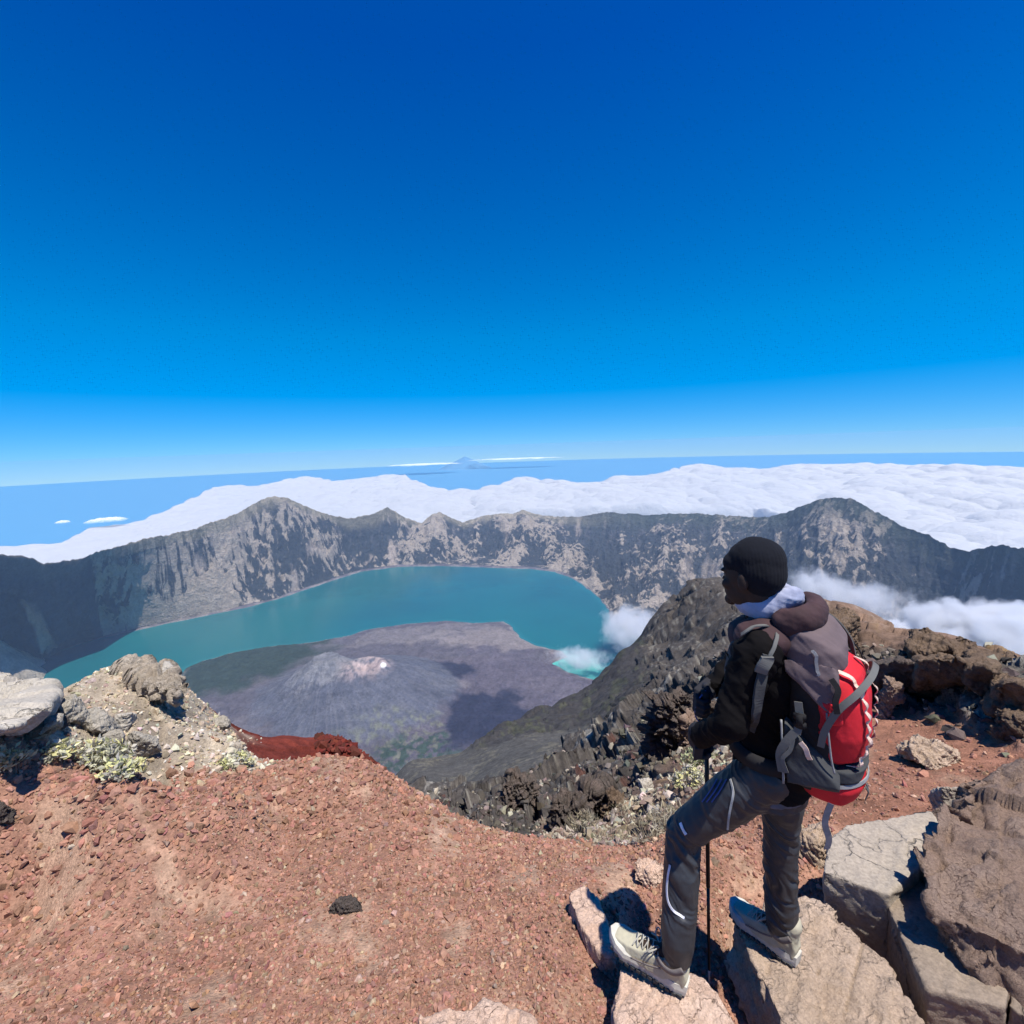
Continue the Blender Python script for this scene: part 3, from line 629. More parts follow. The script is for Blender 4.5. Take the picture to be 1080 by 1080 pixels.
# ================================================================ LOOSE STONES (uncountable)
PHI = (1 + 5 ** 0.5) / 2
ICO = np.array([(-1, PHI, 0), (1, PHI, 0), (-1, -PHI, 0), (1, -PHI, 0), (0, -1, PHI), (0, 1, PHI), (0, -1, -PHI), (0, 1, -PHI), (PHI, 0, -1), (PHI, 0, 1), (-PHI, 0, -1), (-PHI, 0, 1)]) / 1.9
ICF = np.array([(0, 11, 5), (0, 5, 1), (0, 1, 7), (0, 7, 10), (0, 10, 11), (1, 5, 9), (5, 11, 4), (11, 10, 2), (10, 7, 6), (7, 1, 8), (3, 9, 4), (3, 4, 2), (3, 2, 6), (3, 6, 8), (3, 8, 9), (4, 9, 5), (2, 4, 11), (6, 2, 10), (8, 6, 7), (9, 8, 1)])
rng = np.random.default_rng(5)
def stones(name, P, N, size, col, mat, flat=0.65, jit=0.28, sink=0.15):
    n = len(P); V = ICO[None] * (1 + jit * rng.standard_normal((n, 12, 1)).clip(-1.6, 1.6)) + 0.12 * rng.standard_normal((n, 12, 3))
    s3 = np.stack([rng.uniform(0.75, 1.35, n), rng.uniform(0.6, 1.0, n), rng.uniform(0.5, 0.9, n) * flat / 0.65], -1); V = V * s3[:, None] * size[:, None, None]
    q = rng.standard_normal((n, 4)); q[:, 1:3] *= 0.45; q /= np.linalg.norm(q, axis=1, keepdims=True); w, x, y, z = q.T
    Rm = np.stack([1 - 2 * (y * y + z * z), 2 * (x * y - z * w), 2 * (x * z + y * w), 2 * (x * y + z * w), 1 - 2 * (x * x + z * z), 2 * (y * z - x * w), 2 * (x * z - y * w), 2 * (y * z + x * w), 1 - 2 * (x * x + y * y)], -1).reshape(n, 3, 3)
    V = np.einsum('nij,nkj->nki', Rm, V) + (P + N * (size * (0.5 - sink) * flat)[:, None])[:, None]
    f = (ICF[None] + 12 * np.arange(n)[:, None, None]).reshape(-1, 3)
    me = bpy.data.meshes.new(name); fill_mesh(me, V.reshape(-1, 3), f, False); set_col(me, np.repeat(col, 12, 0))
    return link(name, me, mat, kind='stuff')
t = NT('loose_stone'); o = t.obj(); at = t.n('ShaderNodeVertexColor', layer_name='Col')
n1 = t.noise(90.0, 5, 0.7, o)
t.set(Base_Color=t.mix(at.outputs[0], t.ramp(n1, [(0.3, (0.7,) * 3), (0.7, (1.25,) * 3)]), 1.0, 'MULTIPLY'), Roughness=0.95, Specular_IOR_Level=0.15, Normal=t.bump(n1, 0.5, 0.004)); STONE = t.m
def scatter(n, a0, a1, r0, r1, keep, power=1.0):
    a = np.radians(rng.uniform(a0, a1, n)); r = np.exp(rng.uniform(math.log(r0), math.log(r1), n)); x, y = r * np.sin(a), r * np.cos(a)
    _, zw_ = smooth_ground(x, y); k = rng.random(n) < keep(zw_, x, y, r); x, y = x[k], y[k]
    P, N, zw_ = ground_pts(x, y); return P, N, zw_
def tint(n, base, alt, f, var=0.18):
    m = (rng.random(n) < f)[:, None]; c = np.where(m, np.array(alt), np.array(base)); return c * np.clip(1 + var * rng.standard_normal((n, 1)), 0.4, 1.7) * (1 + 0.06 * rng.standard_normal((n, 3)))
def dusty(x, y): return 1 - 0.75 * sstep(0.08, 0.35, fbm(*(q * 6 for q in uv(x, y)), 5, 400))
SD = 1.0
P, N, zw_ = scatter(int(125000 * SD), -57, 57, 0.95, 7.5, lambda z, x, y, r: (z[:, 0] + 0.35 * z[:, 5]) * dusty(x, y) * np.where(r > 5, 0.6, 1))
r = np.hypot(P[:, 0], P[:, 1]); sz = 0.0051 * (r / 2) ** 0.55 * np.exp(0.5 * rng.standard_normal(len(r))).clip(0.4, 3.2)
hump = sstep(2.8, 4.0, r) * sstep(0.5, -0.3, P[:, 0]); sz *= 1 + 0.45 * hump
stones('red_gravel', P, N, sz, tint(len(r), (0.30, 0.162, 0.112), (0.36, 0.245, 0.175), 0.12), STONE)
P, N, zw_ = scatter(int(9000 * SD), -57, 57, 0.95, 7.0, lambda z, x, y, r: (z[:, 0] + 0.4 * z[:, 5]) * (0.16 + 0.84 * sstep(2.6, 3.8, r) * sstep(0.9, -0.1, x) * sstep(-0.15, 0.2, fbm(x * 1.3, y * 1.3, 3, 77))))
r = np.hypot(P[:, 0], P[:, 1]); sz = 0.013 * (r / 2) ** 0.6 * np.exp(0.35 * rng.standard_normal(len(r))).clip(0.5, 2.2)
stones('red_cobbles', P, N, sz, tint(len(r), (0.29, 0.150, 0.105), (0.38, 0.262, 0.19), 0.12), STONE)
P, N, zw_ = scatter(int(11000 * SD), -60, -18, 3.6, 8.0, lambda z, x, y, r: z[:, 1])
r = np.hypot(P[:, 0], P[:, 1]); sz = 0.012 * np.exp(0.55 * rng.standard_normal(len(r))).clip(0.3, 3.2)
stones('grey_rubble', P, N, sz, tint(len(r), (0.38, 0.31, 0.22), (0.52, 0.47, 0.38), 0.3), STONE, 0.55)
P, N, zw_ = scatter(int(6000 * SD), -24, -10, 6.0, 9.5, lambda z, x, y, r: z[:, 3])
r = np.hypot(P[:, 0], P[:, 1]); stones('dark_red_scoria', P, N, 0.028 * np.exp(0.4 * rng.standard_normal(len(r))), tint(len(r), (0.13, 0.028, 0.02), (0.09, 0.025, 0.018), 0.3), STONE)
P, N, zw_ = scatter(int(42000 * SD), -12, 60, 3.3, 32.0, lambda z, x, y, r: np.clip(z[:, 6] * (r < 7.5) * 0.7 + z[:, 2] * np.where(r > 12, 0.25, 0.8), 0, 1))
r = np.hypot(P[:, 0], P[:, 1]); sz = 0.0052 * r ** 0.95 * np.exp(0.5 * rng.standard_normal(len(r))).clip(0.3, 2.6)
b = zw_[:, 6:7]; cA = tint(len(r), (0.085, 0.072, 0.062), (0.26, 0.23, 0.185), 0.2, 0.3); cB = tint(len(r), (0.25, 0.20, 0.15), (0.40, 0.36, 0.29), 0.3, 0.25)
stones('broken_lava_rubble', P, N, sz, cA * (1 - b) + cB * b, STONE, 0.6, 0.3, 0.3)

# ================================================================ BOULDERS
def rock_mat(name, base, alt, dark, sc=3.0, bump=0.03, strata=0.0):
    t = NT(name); o = t.obj(); n1 = t.noise(sc, 9, 0.65, o); n2 = t.noise(sc * 7, 8, 0.7, o); n3 = t.noise(sc * 30, 5, 0.7, o)
    c = t.mix(base, alt, t.ramp(n1, [(0.42, (0,) * 3), (0.62, (1,) * 3)])); c = t.mix(c, dark, t.ramp(n2, [(0.56, (0,) * 3), (0.72, (0.75,) * 3)]))
    c = t.mix(c, t.ramp(n3, [(0.3, (0.72,) * 3), (0.7, (1.22,) * 3)]), 1.0, 'MULTIPLY')
    dv_ = t.n('ShaderNodeVectorMath', operation='ADD'); nv = t.n('ShaderNodeTexNoise'); nv.inputs['Scale'].default_value = sc * 1.6; nv.inputs['Detail'].default_value = 4; t.l(o, nv.inputs['Vector']); t.l(o, dv_.inputs[0]); t.l(nv.outputs['Color'], dv_.inputs[1])
    vc = t.n('ShaderNodeTexVoronoi', feature='DISTANCE_TO_EDGE'); vc.inputs['Scale'].default_value = sc * 1.3; t.l(dv_.outputs[0], vc.inputs['Vector'])
    ck = t.math('MULTIPLY', t.ramp(vc.outputs['Distance'], [(0.0, (1,) * 3), (0.035, (0,) * 3)]), t.ramp(n1, [(0.45, (0,) * 3), (0.6, (1,) * 3)]))   # cracks, here and there
    c = t.mix(c, dark, t.math('MULTIPLY', ck, 0.8)); b0 = t.bump(t.math('SUBTRACT', 1.0, ck), 0.9, 0.02)
    b1 = t.bump(n2, 0.75, bump * 1.4, b0); b2 = t.bump(n3, 0.6, bump * 0.35, b1)
    t.set(Base_Color=c, Roughness=0.95, Specular_IOR_Level=0.15, Normal=b2); return t.m
M_TAN = rock_mat('tan_rock', (0.44, 0.33, 0.24), (0.54, 0.41, 0.31), (0.27, 0.22, 0.18))
M_PINK = rock_mat('pinkish_rock', (0.62, 0.43, 0.32), (0.68, 0.51, 0.40), (0.34, 0.22, 0.17))
M_SLAB = rock_mat('grey_slab_rock', (0.32, 0.275, 0.225), (0.38, 0.325, 0.265), (0.19, 0.17, 0.15), 2.0, 0.01)
M_BROWN = rock_mat('brown_slab_rock', (0.27, 0.215, 0.165), (0.22, 0.175, 0.135), (0.15, 0.12, 0.095), 2.0, 0.012)
M_RED = rock_mat('rough_red_rock', (0.30, 0.21, 0.16), (0.37, 0.27, 0.21), (0.19, 0.12, 0.10), 4.0, 0.05)
M_GREY = rock_mat('pale_grey_rock', (0.33, 0.30, 0.25), (0.42, 0.38, 0.32), (0.20, 0.18, 0.15), 4.0, 0.02)
M_WHITE = rock_mat('whitish_rock', (0.40, 0.365, 0.31), (0.46, 0.42, 0.36), (0.30, 0.27, 0.22), 2.0, 0.015)
M_DARK = rock_mat('dark_lava_rock', (0.10, 0.085, 0.075), (0.17, 0.13, 0.11), (0.05, 0.045, 0.04), 4.0, 0.05)
M_OCHRE = rock_mat('ochre_brown_rock', (0.17, 0.12, 0.085), (0.22, 0.155, 0.105), (0.065, 0.05, 0.04), 3.0, 0.05)
M_LEDGE = rock_mat('ledge_rock', (0.42, 0.35, 0.27), (0.52, 0.45, 0.36), (0.22, 0.18, 0.14), 5.0, 0.04)
def apply_mods(ob, mods):
    for ty, kw in mods:
        m = ob.modifiers.new(ty, ty)
        for k, v in kw.items(): setattr(m, k, v)
    dg = bpy.context.evaluated_depsgraph_get(); dg.update()
    me = bpy.data.meshes.new_from_object(ob.evaluated_get(dg)); ob.modifiers.clear(); old = ob.data; ob.data = me; bpy.data.meshes.remove(old); return me
def verts(me):
    c = np.empty(len(me.vertices) * 3, np.float32); me.vertices.foreach_get('co', c); return c.reshape(-1, 3).astype(float)
def vnorm(me):
    c = np.empty(len(me.vertices) * 3, np.float32); me.vertices.foreach_get('normal', c); return c.reshape(-1, 3).astype(float)
def n3(P, f, s, o=3):
    return (fbm(P[:, 0] * f + P[:, 2] * f * 0.6, P[:, 1] * f - P[:, 2] * f * 0.7, o, s) + fbm(P[:, 2] * f + 5, P[:, 0] * f * 0.7 - P[:, 1] * f * 0.6, o, s + 3)) * 0.7
def b3(P, f, s):
    a, _, _ = blocks(P[:, 0] * f + P[:, 2] * f * 0.55, P[:, 1] * f - P[:, 2] * f * 0.65, s); b, _, _ = blocks(P[:, 2] * f * 1.3, (P[:, 0] - P[:, 1]) * f * 0.75, s + 2); return a + b
def rock(label, pts, mat, size, rough=0.06, seed=1, name='boulder', cat='boulder', vox=None, origin=None, group=None):
    """convex block through the given world points, remeshed and broken up; `size` is its rough width"""
    pts = np.array([tuple(p) for p in pts]); c = pts.mean(0); c[2] = pts[:, 2].min()
    bm = bmesh.new()
    for p in pts: bm.verts.new(Vector(p - c))
    bmesh.ops.convex_hull(bm, input=bm.verts); loose = [v for v in bm.verts if not v.link_faces]; bmesh.ops.delete(bm, geom=loose, context='VERTS')
    me = bpy.data.meshes.new(name); bm.to_mesh(me); bm.free()
    ob = link(name, me, None); ob.location = c
    vox = vox or min(max(size / 60, 0.004), 0.010)
    me = apply_mods(ob, [('REMESH', dict(mode='VOXEL', voxel_size=vox)), ('SMOOTH', dict(factor=0.5, iterations=1))])
    P = verts(me); N = vnorm(me); f = 1 / size
    h = rough * size * (0.55 * b3(P, 2.2 * f, seed) + 0.35 * b3(P, 5.5 * f, seed + 20) + 0.5 * n3(P, 3 * f, seed + 40) + 0.25 * b3(P, 14 * f, seed + 60) + 0.16 * n3(P, 20 * f, seed + 80))
    me.vertices.foreach_set('co', (P + N * h[:, None]).astype(np.float32).ravel()); me.update(); me.materials.clear(); me.materials.append(mat)
    me.polygons.foreach_set('use_smooth', np.zeros(len(me.polygons), bool) if size / vox < 30 else np.ones(len(me.polygons), bool))
    ob['label'] = label; ob['category'] = cat
    if group: ob['group'] = group
    return ob
def slab(label, out, zc, mat, depth=0.3, tilt=(0, 0), spread=1.08, shift=(0, 0), **k):
    """block whose upper face has the outline `out` (photo pixels met at height zc, tilted), real thickness below"""
    top = [at_z(x, y, zc) for x, y in out]; cx = sum(p.x for p in top) / len(top); cy_ = sum(p.y for p in top) / len(top)
    top = []
    for x, y in out:                       # meet the sight line with the tilted plane
        a, T = azT(x, y); dx, dy = math.sin(a), math.cos(a)
        r = (CZ - zc + tilt[0] * cx + tilt[1] * cy_) / (T + tilt[0] * dx + tilt[1] * dy); top.append(Vector((r * dx, r * dy, CZ - r * T)))
    bot = [Vector((cx + (p.x - cx) * spread + shift[0], cy_ + (p.y - cy_) * spread + shift[1], p.z - depth)) for p in top]
    w = max((a - b).length for a in top for b in top)
    return rock(label, top + bot, mat, w, **k)
def gz(px, py):
    x, y = ground_px([px], [py]); P, N, _ = ground_pts(x, y); return P[0]
def stone(label, px, py, wpx, hpx, mat, dep=0.8, seed=1, rough=0.10, n=11, lean=0.0, **k):
    """free-standing stone: base middle at pixel (px, py), size in pixels at that distance"""
    b = gz(px, py); dist = math.hypot(b[0], b[1], CZ - b[2]); s = dist / F * math.cos(math.atan2(abs(px - 540), 520)); w, h = wpx * s, hpx * s * 1.1; rn = random.Random(seed)
    pts = []
    for i in range(n + 8):
        a = rn.uniform(0, 6.283); zt = rn.choice((0.0, 0.5, 0.85, 1.0)); rr = (0.5 if zt < 0.6 else 0.36) * rn.uniform(0.75, 1.0)
        pts.append(Vector((b[0] + w * rr * math.cos(a) + lean * h * zt, b[1] + w * dep * rr * math.sin(a), b[2] - 0.12 * h + zt * h * rn.uniform(0.85, 1.1))))
    return rock(label, pts, mat, max(w, h), rough=rough, seed=seed, **k)
EXEC_ROCKS = True
zB = -0.085
slab('pinkish pitted rock under the heel of the forward boot', [(656, 1022), (700, 1018), (742, 1030), (766, 1058), (792, 1110), (700, 1135), (650, 1115), (647, 1060)], -0.015, M_PINK, 0.22, seed=3, rough=0.035)
slab('large tan rock slab under the rear boot', [(772, 968), (796, 950), (850, 944), (872, 952), (900, 990), (935, 1012), (952, 1050), (990, 1110), (850, 1130), (806, 1030)], zB, M_TAN, 0.25, seed=8, rough=0.04, tilt=(0.02, -0.03))
slab('smooth grey slab lying behind the rear boot with a strap end on its corner', [(868, 920), (874, 886), (892, 870), (940, 862), (982, 856), (998, 878), (990, 896), (960, 925), (936, 944), (900, 926)], -0.02, M_SLAB, 0.5, seed=12, rough=0.012, spread=1.0, shift=(0.05, 0.02))
slab('smooth brown slab leaning between the grey slab and the rough red boulder', [(932, 948), (962, 904), (974, 915), (985, 965), (1040, 985), (1068, 1000), (1070, 1030), (1060, 1062), (1018, 1050), (976, 1042), (962, 990)], -0.06, M_BROWN, 0.55, seed=17, rough=0.012, spread=1.0, shift=(0.04, 0.0), tilt=(0.0, -0.12))
slab('big rough reddish boulder at the right edge of the photo', [(968, 908), (985, 880), (1000, 856), (1008, 818), (1060, 808), (1130, 820), (1200, 900), (1180, 1010), (1090, 1010), (1030, 975), (985, 958)], 0.12, M_RED, 0.7, seed=23, rough=0.075, spread=1.02)
slab('small brown slab cut by the right edge of the photo below the red boulder', [(1064, 1062), (1070, 1000), (1082, 985), (1140, 990), (1150, 1060), (1100, 1085)], -0.05, M_BROWN, 0.35, seed=29, rough=0.02)
slab('thin pale slab beside the toe of the forward boot', [(600, 944), (616, 932), (630, 944), (640, 972), (648, 1008), (632, 1004), (610, 972)], -0.14, M_PINK, 0.2, seed=31, rough=0.03)
slab('pale pitted rock cut by the bottom edge of the photo', [(440, 1074), (470, 1062), (520, 1058), (560, 1068), (575, 1100), (500, 1125), (430, 1110)], 0.0, M_PINK, 0.15, seed=37, rough=0.05)
stone('small rounded grey stone resting in the gap above the grey slab', 996, 862, 30, 34, M_SLAB, seed=41, rough=0.04)
stone('wedge shaped tan stone in the red gravel under the pack', 858, 902, 46, 24, M_TAN, seed=43, rough=0.07)
stone('small brown stone standing upright on the red slope right of the pack', 938, 754, 24, 42, M_RED, seed=47, rough=0.07)
stone('flat tan stones half buried on the slope right of the pack', 975, 806, 52, 20, M_TAN, seed=53, rough=0.12)
stone('small black cinder alone on the red gravel slope', 368, 963, 36, 10, M_DARK, dep=0.4, seed=59, rough=0.08, name='cinder', cat='stone')
stone('small dark stone at the left edge of the red gravel', 2, 874, 26, 22, M_DARK, seed=61, rough=0.1)
stone('small white stone among the brown rubble left of the hiker', 683, 842, 20, 17, M_WHITE, seed=63, rough=0.05, name='stone', cat='stone')
stone('flat pale stone in the red gravel left of the forward knee', 684, 930, 34, 14, M_PINK, seed=64, rough=0.08)
# left outcrop
slab('large whitish boulder with a flat sloping top at the left edge', [(-60, 690), (0, 706), (30, 712), (58, 733), (48, 748), (22, 764), (8, 768), (-60, 760)], float(gz(40, 768)[2]) + 0.20, M_WHITE, 0.15, seed=67, rough=0.02, spread=0.75, tilt=(0.0, -0.25))
L_ROCKS = [('flat grey stone between the whitish boulder and the outcrop', 74, 762, 34, 24, M_GREY), ('broad flat grey stone above the yellow cushion plants', 106, 772, 46, 20, M_GREY), ('grey stone left of the yellow cushion plants', 50, 783, 40, 20, M_GREY),
           ('small grey stone right of the yellow cushion plants', 124, 790, 26, 18, M_GREY), ('blocky pale stone at the right end of the stone heap', 152, 792, 34, 22, M_GREY), ('small pale stone on top of the stone heap', 138, 766, 26, 16, M_WHITE),
           ('brown stone at the foot of the whitish boulder', 30, 778, 34, 14, M_OCHRE), ('little pale stone at the right foot of the brown outcrop', 234, 768, 22, 12, M_GREY), ('dark flat stone below the whitish boulder', 60, 770, 22, 12, M_DARK)]
for i, (lb, x, y, w, h, m) in enumerate(L_ROCKS): stone(lb, x, y, w, h, m, seed=100 + i, rough=0.06, n=9, vox=0.006)
zo = float(gz(165, 722)[2])
slab('broken overhanging ledge of stacked brown rock on the crest of the left outcrop', [(124, 702), (150, 699), (172, 703), (192, 715), (198, 724), (186, 734), (166, 726), (144, 713)], zo + 0.13, M_LEDGE, 0.12, seed=121, rough=0.10, spread=0.9, name='rock_ledge', cat='rock', vox=0.008)
pb = at_z(175, 706, zo + 0.17)
rock('small white block perched on top of the overhanging ledge', [Vector((pb.x + a * 0.085, pb.y + b * 0.08, pb.z - 0.03 + c)) for a, b, c in ((-1, 0, 0), (0.2, -1, 0), (1, 0, 0.01), (0, 1, 0), (-0.8, 0.1, 0.06), (0.1, -0.8, 0.055), (0.8, 0.1, 0.065), (0, 0.8, 0.09), (0, 0, 0.12))], M_WHITE, 0.17, rough=0.02, seed=131)
# right ridge: weathered blocks along the crest and the overhanging lava wall below it
slab('brown boulder on the skyline just right of the pack top', [(870, 646), (880, 640), (895, 641), (905, 652), (890, 658), (872, 656)], float(gz(885, 655)[2]) + 0.5, M_OCHRE, 0.8, seed=141, rough=0.08)
slab('pointed ochre boulder on the crest of the right ridge', [(955, 676), (966, 668), (978, 662), (990, 670), (996, 682), (980, 688), (960, 684)], float(gz(975, 690)[2]) + 0.45, M_OCHRE, 0.7, seed=143, rough=0.10)
slab('long flat ochre boulder lying on the crest of the right ridge', [(998, 677), (1012, 670), (1030, 676), (1040, 690), (1030, 694), (1006, 688)], float(gz(1018, 694)[2]) + 0.35, M_OCHRE, 0.6, seed=147, rough=0.08)
slab('low mossy boulder at the right end of the ridge crest', [(1040, 692), (1050, 686), (1064, 690), (1072, 702), (1060, 706), (1044, 702)], float(gz(1055, 708)[2]) + 0.3, M_OCHRE, 0.6, seed=149, rough=0.1)
def overhang(label, x0, x1, ytop, ybase, fwd0, seed, mat=M_OCHRE):
    fwd = fwd0 * 1.8; b = gz((x0 + x1) / 2, ybase); r = math.hypot(b[0], b[1]) 
    a0_, T0_ = azT(x0, ytop); a1_, T1_ = azT(x1, ytop); pts = []
    for a_, T_ in ((a0_, T0_), ((a0_ + a1_) / 2, (T0_ + T1_) / 2 * 0.985), (a1_, T1_)):
        for q, dz in ((r - fwd, 0), (r + 1.2, 0.25)):
            zt = CZ - q * T_ - (0.06 if q > r else 0); pts += [Vector((q * math.sin(a_), q * math.cos(a_), zt)), Vector(((q + 0.12) * math.sin(a_), (q + 0.12) * math.cos(a_), zt - 0.30))]
    for a_ in (a0_, a1_):
        for q in (r + 0.25, r + 1.3): pts.append(Vector((q * math.sin(a_), q * math.cos(a_), b[2] - 0.15)))
    return rock(label, pts, mat, 1.0, rough=0.055, seed=seed, vox=0.02)
overhang('overhanging lava boulder with a black hollow beneath, widest on the right slope', 968, 1018, 696, 736, 0.35, 151)
overhang('overhanging lava boulder right of the black hollow', 1020, 1050, 704, 742, 0.30, 157)
overhang('rough lava boulder at the right edge above the red slope', 1046, 1085, 722, 764, 0.20, 163)
overhang('dark lava boulder left of the black hollow', 925, 966, 700, 734, 0.25, 167, M_DARK)
stone('low knobbly boulder at the right edge below the lava wall', 1072, 782, 44, 26, M_OCHRE, seed=171, rough=0.1)
stone('dark broken boulder on the slope directly right of the pack straps', 908, 742, 44, 34, M_DARK, seed=173, rough=0.14)
# dark outcrops left of the hiker
for i, (lb, x, y, w, h, m) in enumerate([
        ('tall black lava rock left of the hiker at thigh height', 716, 800, 60, 60, M_DARK), ('reddish black lava rock behind the hiker left arm', 740, 775, 60, 50, M_DARK), ('dark red stained rock left of the pole hand', 732, 788, 34, 24, M_RED),
        ('jagged black rock at the lower edge of the dark slope', 600, 880, 40, 44, M_DARK), ('sharp black rock left of the dry grass tufts', 625, 870, 34, 46, M_DARK), ('black rock at the left end of the dark slope foot', 552, 868, 36, 30, M_DARK),
        ('grey black rock in the middle of the rubble slope', 668, 822, 44, 34, M_DARK), ('brown rubble block above the dry grass tufts', 650, 862, 30, 24, M_OCHRE)]):
    stone(lb, x, y, w, h, m, seed=200 + i, rough=0.2, n=8, vox=None)

# ================================================================ PLANTS
def leaf_mat(name, a, b):
    t = NT(name); at = t.n('ShaderNodeVertexColor', layer_name='Col'); t.set(Base_Color=at.outputs[0], Roughness=0.8, Specular_IOR_Level=0.2)
    tl = t.n('ShaderNodeBsdfTranslucent'); t.l(at.outputs[0], tl.inputs[0]); mx = t.n('ShaderNodeMixShader'); mx.inputs[0].default_value = 0.25
    t.l(t.b.outputs[0], mx.inputs[1]); t.l(tl.outputs[0], mx.inputs[2]); t.l(mx.outputs[0], t.o.inputs['Surface']); return t.m
M_LEAF = leaf_mat('pale_leaf', None, None)
def leaves(name, label, px, py, wpx, hpx, n, ll, lw, cols, stemcol=(0.16, 0.14, 0.11), up=0.5, cat='plant', seed=1, group=None):
    b = gz(px, py + 2); dist = math.hypot(b[0], b[1], CZ - b[2]); s = dist / F; w, h = wpx * s / 2, hpx * s; R = np.random.default_rng(seed)
    root = bpy.data.objects.new(name, None); scene.collection.objects.link(root); root.location = tuple(b); root['label'] = label; root['category'] = cat
    if group: root['group'] = group
    m = n // 7; tuft = R.uniform(-1, 1, (m, 2)); tuft = tuft[np.hypot(*tuft.T) < 1]; m = len(tuft)
    k = R.integers(0, m, n); q = tuft[k]; hh = h * (1 - 0.6 * (q ** 2).sum(1)) * R.uniform(0.35, 1, n)
    c = np.stack([q[:, 0] * w + R.normal(0, ll * 0.35, n), q[:, 1] * w * 0.7 + R.normal(0, ll * 0.35, n), hh], -1)
    d = R.normal(0, 1, (n, 3)); d[:, 2] = np.abs(d[:, 2]) * up + 0.15; d /= np.linalg.norm(d, axis=1, keepdims=True)
    sd_ = np.cross(d, R.normal(0, 1, (n, 3))); sd_ /= np.linalg.norm(sd_, axis=1, keepdims=True); nn_ = np.cross(d, sd_)
    L_ = ll * R.uniform(0.6, 1.3, (n, 1)); W_ = lw * R.uniform(0.7, 1.2, (n, 1))
    V = np.stack([c, c + d * L_ * 0.5 + sd_ * W_ + nn_ * W_ * 0.25, c + d * L_, c + d * L_ * 0.5 - sd_ * W_ + nn_ * W_ * 0.25], 1).reshape(-1, 3)
    f = np.array([(0, 1, 2), (0, 2, 3)])[None] + 4 * np.arange(n)[:, None, None]
    me = bpy.data.meshes.new('foliage'); fill_mesh(me, V, f.reshape(-1, 3), False); ci = R.integers(0, len(cols), m)[k]
    cc = np.array(cols)[ci] * R.uniform(0.75, 1.2, (n, 1)); set_col(me, np.repeat(cc, 4, 0)); link('foliage', me, M_LEAF, root)
    # woody stems
    bm = bmesh.new()
    for i in range(m):
        e = Vector((tuft[i, 0] * w, tuft[i, 1] * w * 0.7, h * 0.55)); s0 = Vector((tuft[i, 0] * w * 0.5, tuft[i, 1] * w * 0.35, -0.03)); tube(bm, [s0, (s0 + e) / 2 + Vector((0, 0, h * 0.05)), e], [0.004, 0.003, 0.002], 5)
    me = bpy.data.meshes.new('stem'); bm.to_mesh(me); bm.free(); link('stem', me, M_STEM, root)
def tube(bm, pts, rad, seg=8, cap=True):
    pts = [Vector(p) for p in pts]; rings = []
    if isinstance(rad, (int, float)): rad = [rad] * len(pts)
    up = Vector((0.31, 0.2, 0.93)); prev = None
    for i, p in enumerate(pts):
        d = (pts[min(i + 1, len(pts) - 1)] - pts[max(i - 1, 0)]).normalized()
        if prev is None:
            u = d.cross(up); u = u if u.length > 1e-3 else d.cross(Vector((1, 0, 0)))
        else: u = prev - d * prev.dot(d)
        u.normalize(); prev = u; v = d.cross(u)
        rings.append([bm.verts.new(p + (u * math.cos(t) + v * math.sin(t)) * rad[i]) for t in (k * 2 * math.pi / seg for k in range(seg))])
    for a, b in zip(rings[:-1], rings[1:]):
        for k in range(seg): bm.faces.new((a[k], a[(k + 1) % seg], b[(k + 1) % seg], b[k]))
    if cap: bm.faces.new(rings[0][::-1]); bm.faces.new(rings[-1])
t = NT('dry_stem'); t.set(Base_Color=(0.16, 0.14, 0.11), Roughness=0.9); M_STEM = t.m
YG = [(0.58, 0.58, 0.28), (0.68, 0.66, 0.46), (0.48, 0.47, 0.34), (0.66, 0.62, 0.30), (0.42, 0.40, 0.34), (0.5, 0.47, 0.4)]; DG = [(0.42, 0.36, 0.24), (0.55, 0.50, 0.38), (0.30, 0.25, 0.17)]; GG = [(0.30, 0.34, 0.16), (0.36, 0.38, 0.22), (0.50, 0.48, 0.32)]
leaves('cushion_plant', 'yellow green cushion plant, leftmost patch below the grey stones', 60, 800, 26, 13, 260, 0.05, 0.014, YG, seed=1)
leaves('cushion_plant', 'largest pale yellow cushion plant spilling over the grey stones', 98, 814, 50, 22, 750, 0.05, 0.014, YG, seed=2)
leaves('cushion_plant', 'yellow cushion plant at the lower right edge of the stone heap', 130, 821, 28, 12, 260, 0.045, 0.013, YG, seed=3)
leaves('cushion_plant', 'small yellow green plant at the foot of the brown outcrop near the dark red mound', 248, 805, 30, 10, 260, 0.04, 0.012, YG, seed=4)
leaves('cushion_plant', 'small pale plant at the left edge above the red gravel', 16, 812, 22, 18, 200, 0.045, 0.012, GG, seed=5)
leaves('shrub', 'yellow green shrub just left of the front hip of the hiker', 728, 836, 30, 24, 520, 0.045, 0.011, YG, seed=6, cat='shrub')
leaves('shrub', 'grey green shrub behind the front hip of the hiker', 742, 814, 32, 22, 520, 0.045, 0.011, GG, seed=7, cat='shrub')
for i, (x, y, w, h, lb) in enumerate([(645, 888, 44, 18, 'dry straw coloured grass tuft at the foot of the rubble slope'), (688, 885, 48, 20, 'dry grass tuft between the rubble and the red gravel'), (712, 868, 36, 18, 'brown dry grass tuft left of the front thigh of the hiker'),
                                      (618, 886, 30, 14, 'small pale grass tuft at the edge of the black rocks'), (668, 862, 34, 14, 'thin dry grass tuft among the brown rubble')]):
    leaves('grass_tuft', lb, x, y, w, h, 380, 0.075, 0.0035, DG, up=1.4, cat='grass', seed=20 + i)
